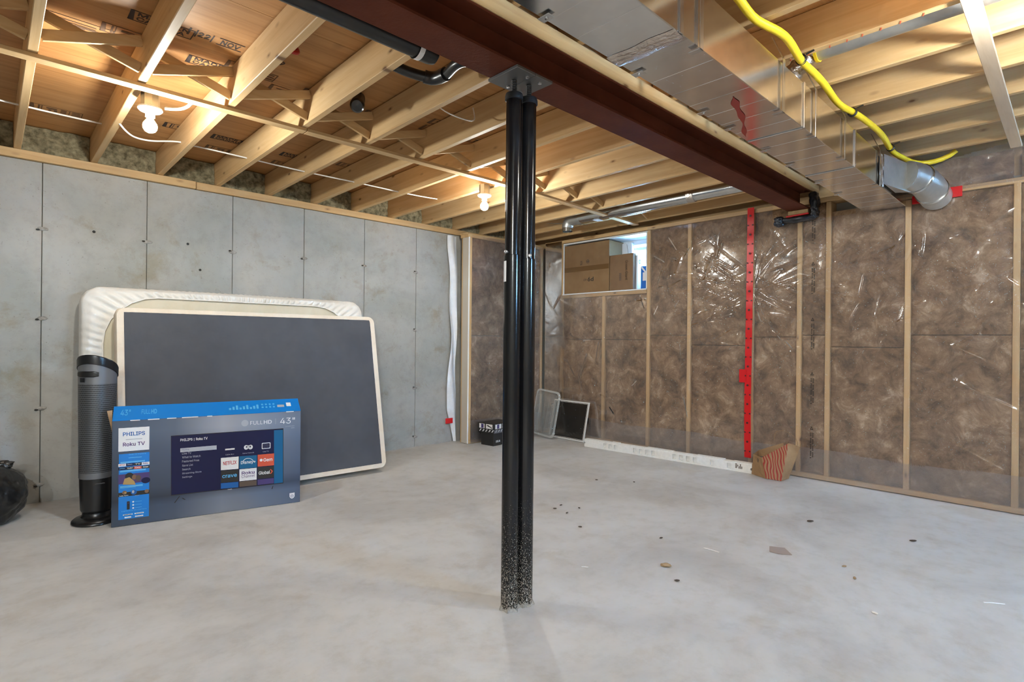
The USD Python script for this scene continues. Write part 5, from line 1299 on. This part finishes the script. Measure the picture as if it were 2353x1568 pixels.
# ------------------------------------------------------------------ scraps on the floor
def scrap(name, label, cat, px, py, sx, sy, sz_, mat_, rot=0.0, seed=1):
    c = at(px, py, 2, 0.0)
    s = trimesh.creation.icosphere(2, 1.0); v = np.array(s.vertices)
    v = v * (0.6 + 0.8 * meshkit.fbm(v * 1.9 + seed, 3, seed))[:, None] * (sx, sy, sz_)
    v = v @ trimesh.transformations.rotation_matrix(rot, Z)[:3, :3].T
    v += c; v[:, 2] += 0.001 - v[:, 2].min()
    single(name, trimesh.Trimesh(v, s.faces, process=False), mat_, label, cat, 40)


def stick(name, label, cat, p0, p1, r, mat_):
    a, b = at(*p0, 2, 0.0), at(*p1, 2, 0.0)
    a[2] = b[2] = r * 0.9
    single(name, tube([a, (a + b) / 2 + (0, 0, r * 0.4), b], r, 8), mat_, label, cat, True)


scrap('wood_chip', 'tan curled wood chip on the open floor right of the posts', 'scrap', 1530, 1304, 0.027, 0.012, 0.009, 'debris_tan', 2.3, 3)
scrap('wood_chip', 'small dark brown chip on the floor nearest the paper bag', 'scrap', 1862, 1200, 0.020, 0.009, 0.005, 'debris_dark', 2.4, 5)
scrap('dark_scrap', 'dark flat scrap on the floor below the right end of the insulated wall', 'scrap', 2098, 1245, 0.020, 0.010, 0.004, 'debris_dark', 2.4, 7)
stick('plastic_straw', 'thin pale plastic sliver on the floor left of the clear film scrap', 'scrap', (1617, 1261), (1653, 1271), 0.003, 'debris_white')
stick('cotton_swab', 'thin white stick lying on the floor near the right edge of the picture', 'scrap', (2260, 1386), (2309, 1390), 0.0025, 'debris_white')
stick('plastic_straw', 'tiny white sliver on the floor close to the post bases', 'scrap', (1336, 1304), (1352, 1305), 0.0022, 'debris_white')
fp = [at(*p, 2, 0.002) for p in ((1768, 1256), (1803, 1260), (1820, 1276), (1790, 1274), (1768, 1268))]
single('clear_film_scrap', hull([p + (0, 0, h) for p in fp for h in (0, 0.0015)]), 'debris_film', 'flat scrap of brownish clear film on the open floor', 'scrap')
for k, (px, py, l_) in enumerate(((1275, 1170, 'dirt crumb, leftmost of the cluster on the floor right of the posts'), (1303, 1180, 'dirt crumb, nearest to the camera in the tight cluster right of the posts'),
                                  (1331, 1169, 'dirt crumb, rightmost of the tight cluster on the floor right of the posts'), (1333, 1212, 'lone dirt crumb just below the tight cluster right of the posts'),
                                  (1289, 1162, 'dirt crumb, topmost of the cluster on the floor right of the posts'), (1457, 1109, 'dirt crumb on the floor before the middle of the foam strip'),
                                  (1371, 1104, 'dirt crumb on the floor before the left end of the foam strip'), (1519, 1238, 'dark reddish crumb on the floor straight above the tan wood chip'))):
    scrap('floor_crumb', l_, 'crumb', px, py, 0.012, 0.006, 0.003, 'debris_dark', 2.3 + k, k + 11)
for k, (px, py, l_) in enumerate(((1940, 1304, 'brown crumb on the floor, upper one of a pair right of the clear film scrap'), (1964, 1331, 'brown crumb on the floor, lower one of a pair right of the clear film scrap'), (2010, 1411, 'curled grey-white shaving on the floor left of the white stick'),
                                  (1556, 1337, 'small black crumb on the floor just below the tan wood chip'))):
    scrap('floor_crumb', l_, 'crumb', px, py, 0.013, 0.006, 0.004, 'debris_dark' if k == 3 else ('debris_white' if k == 2 else 'debris_tan'), 2.5 + k, k + 31)
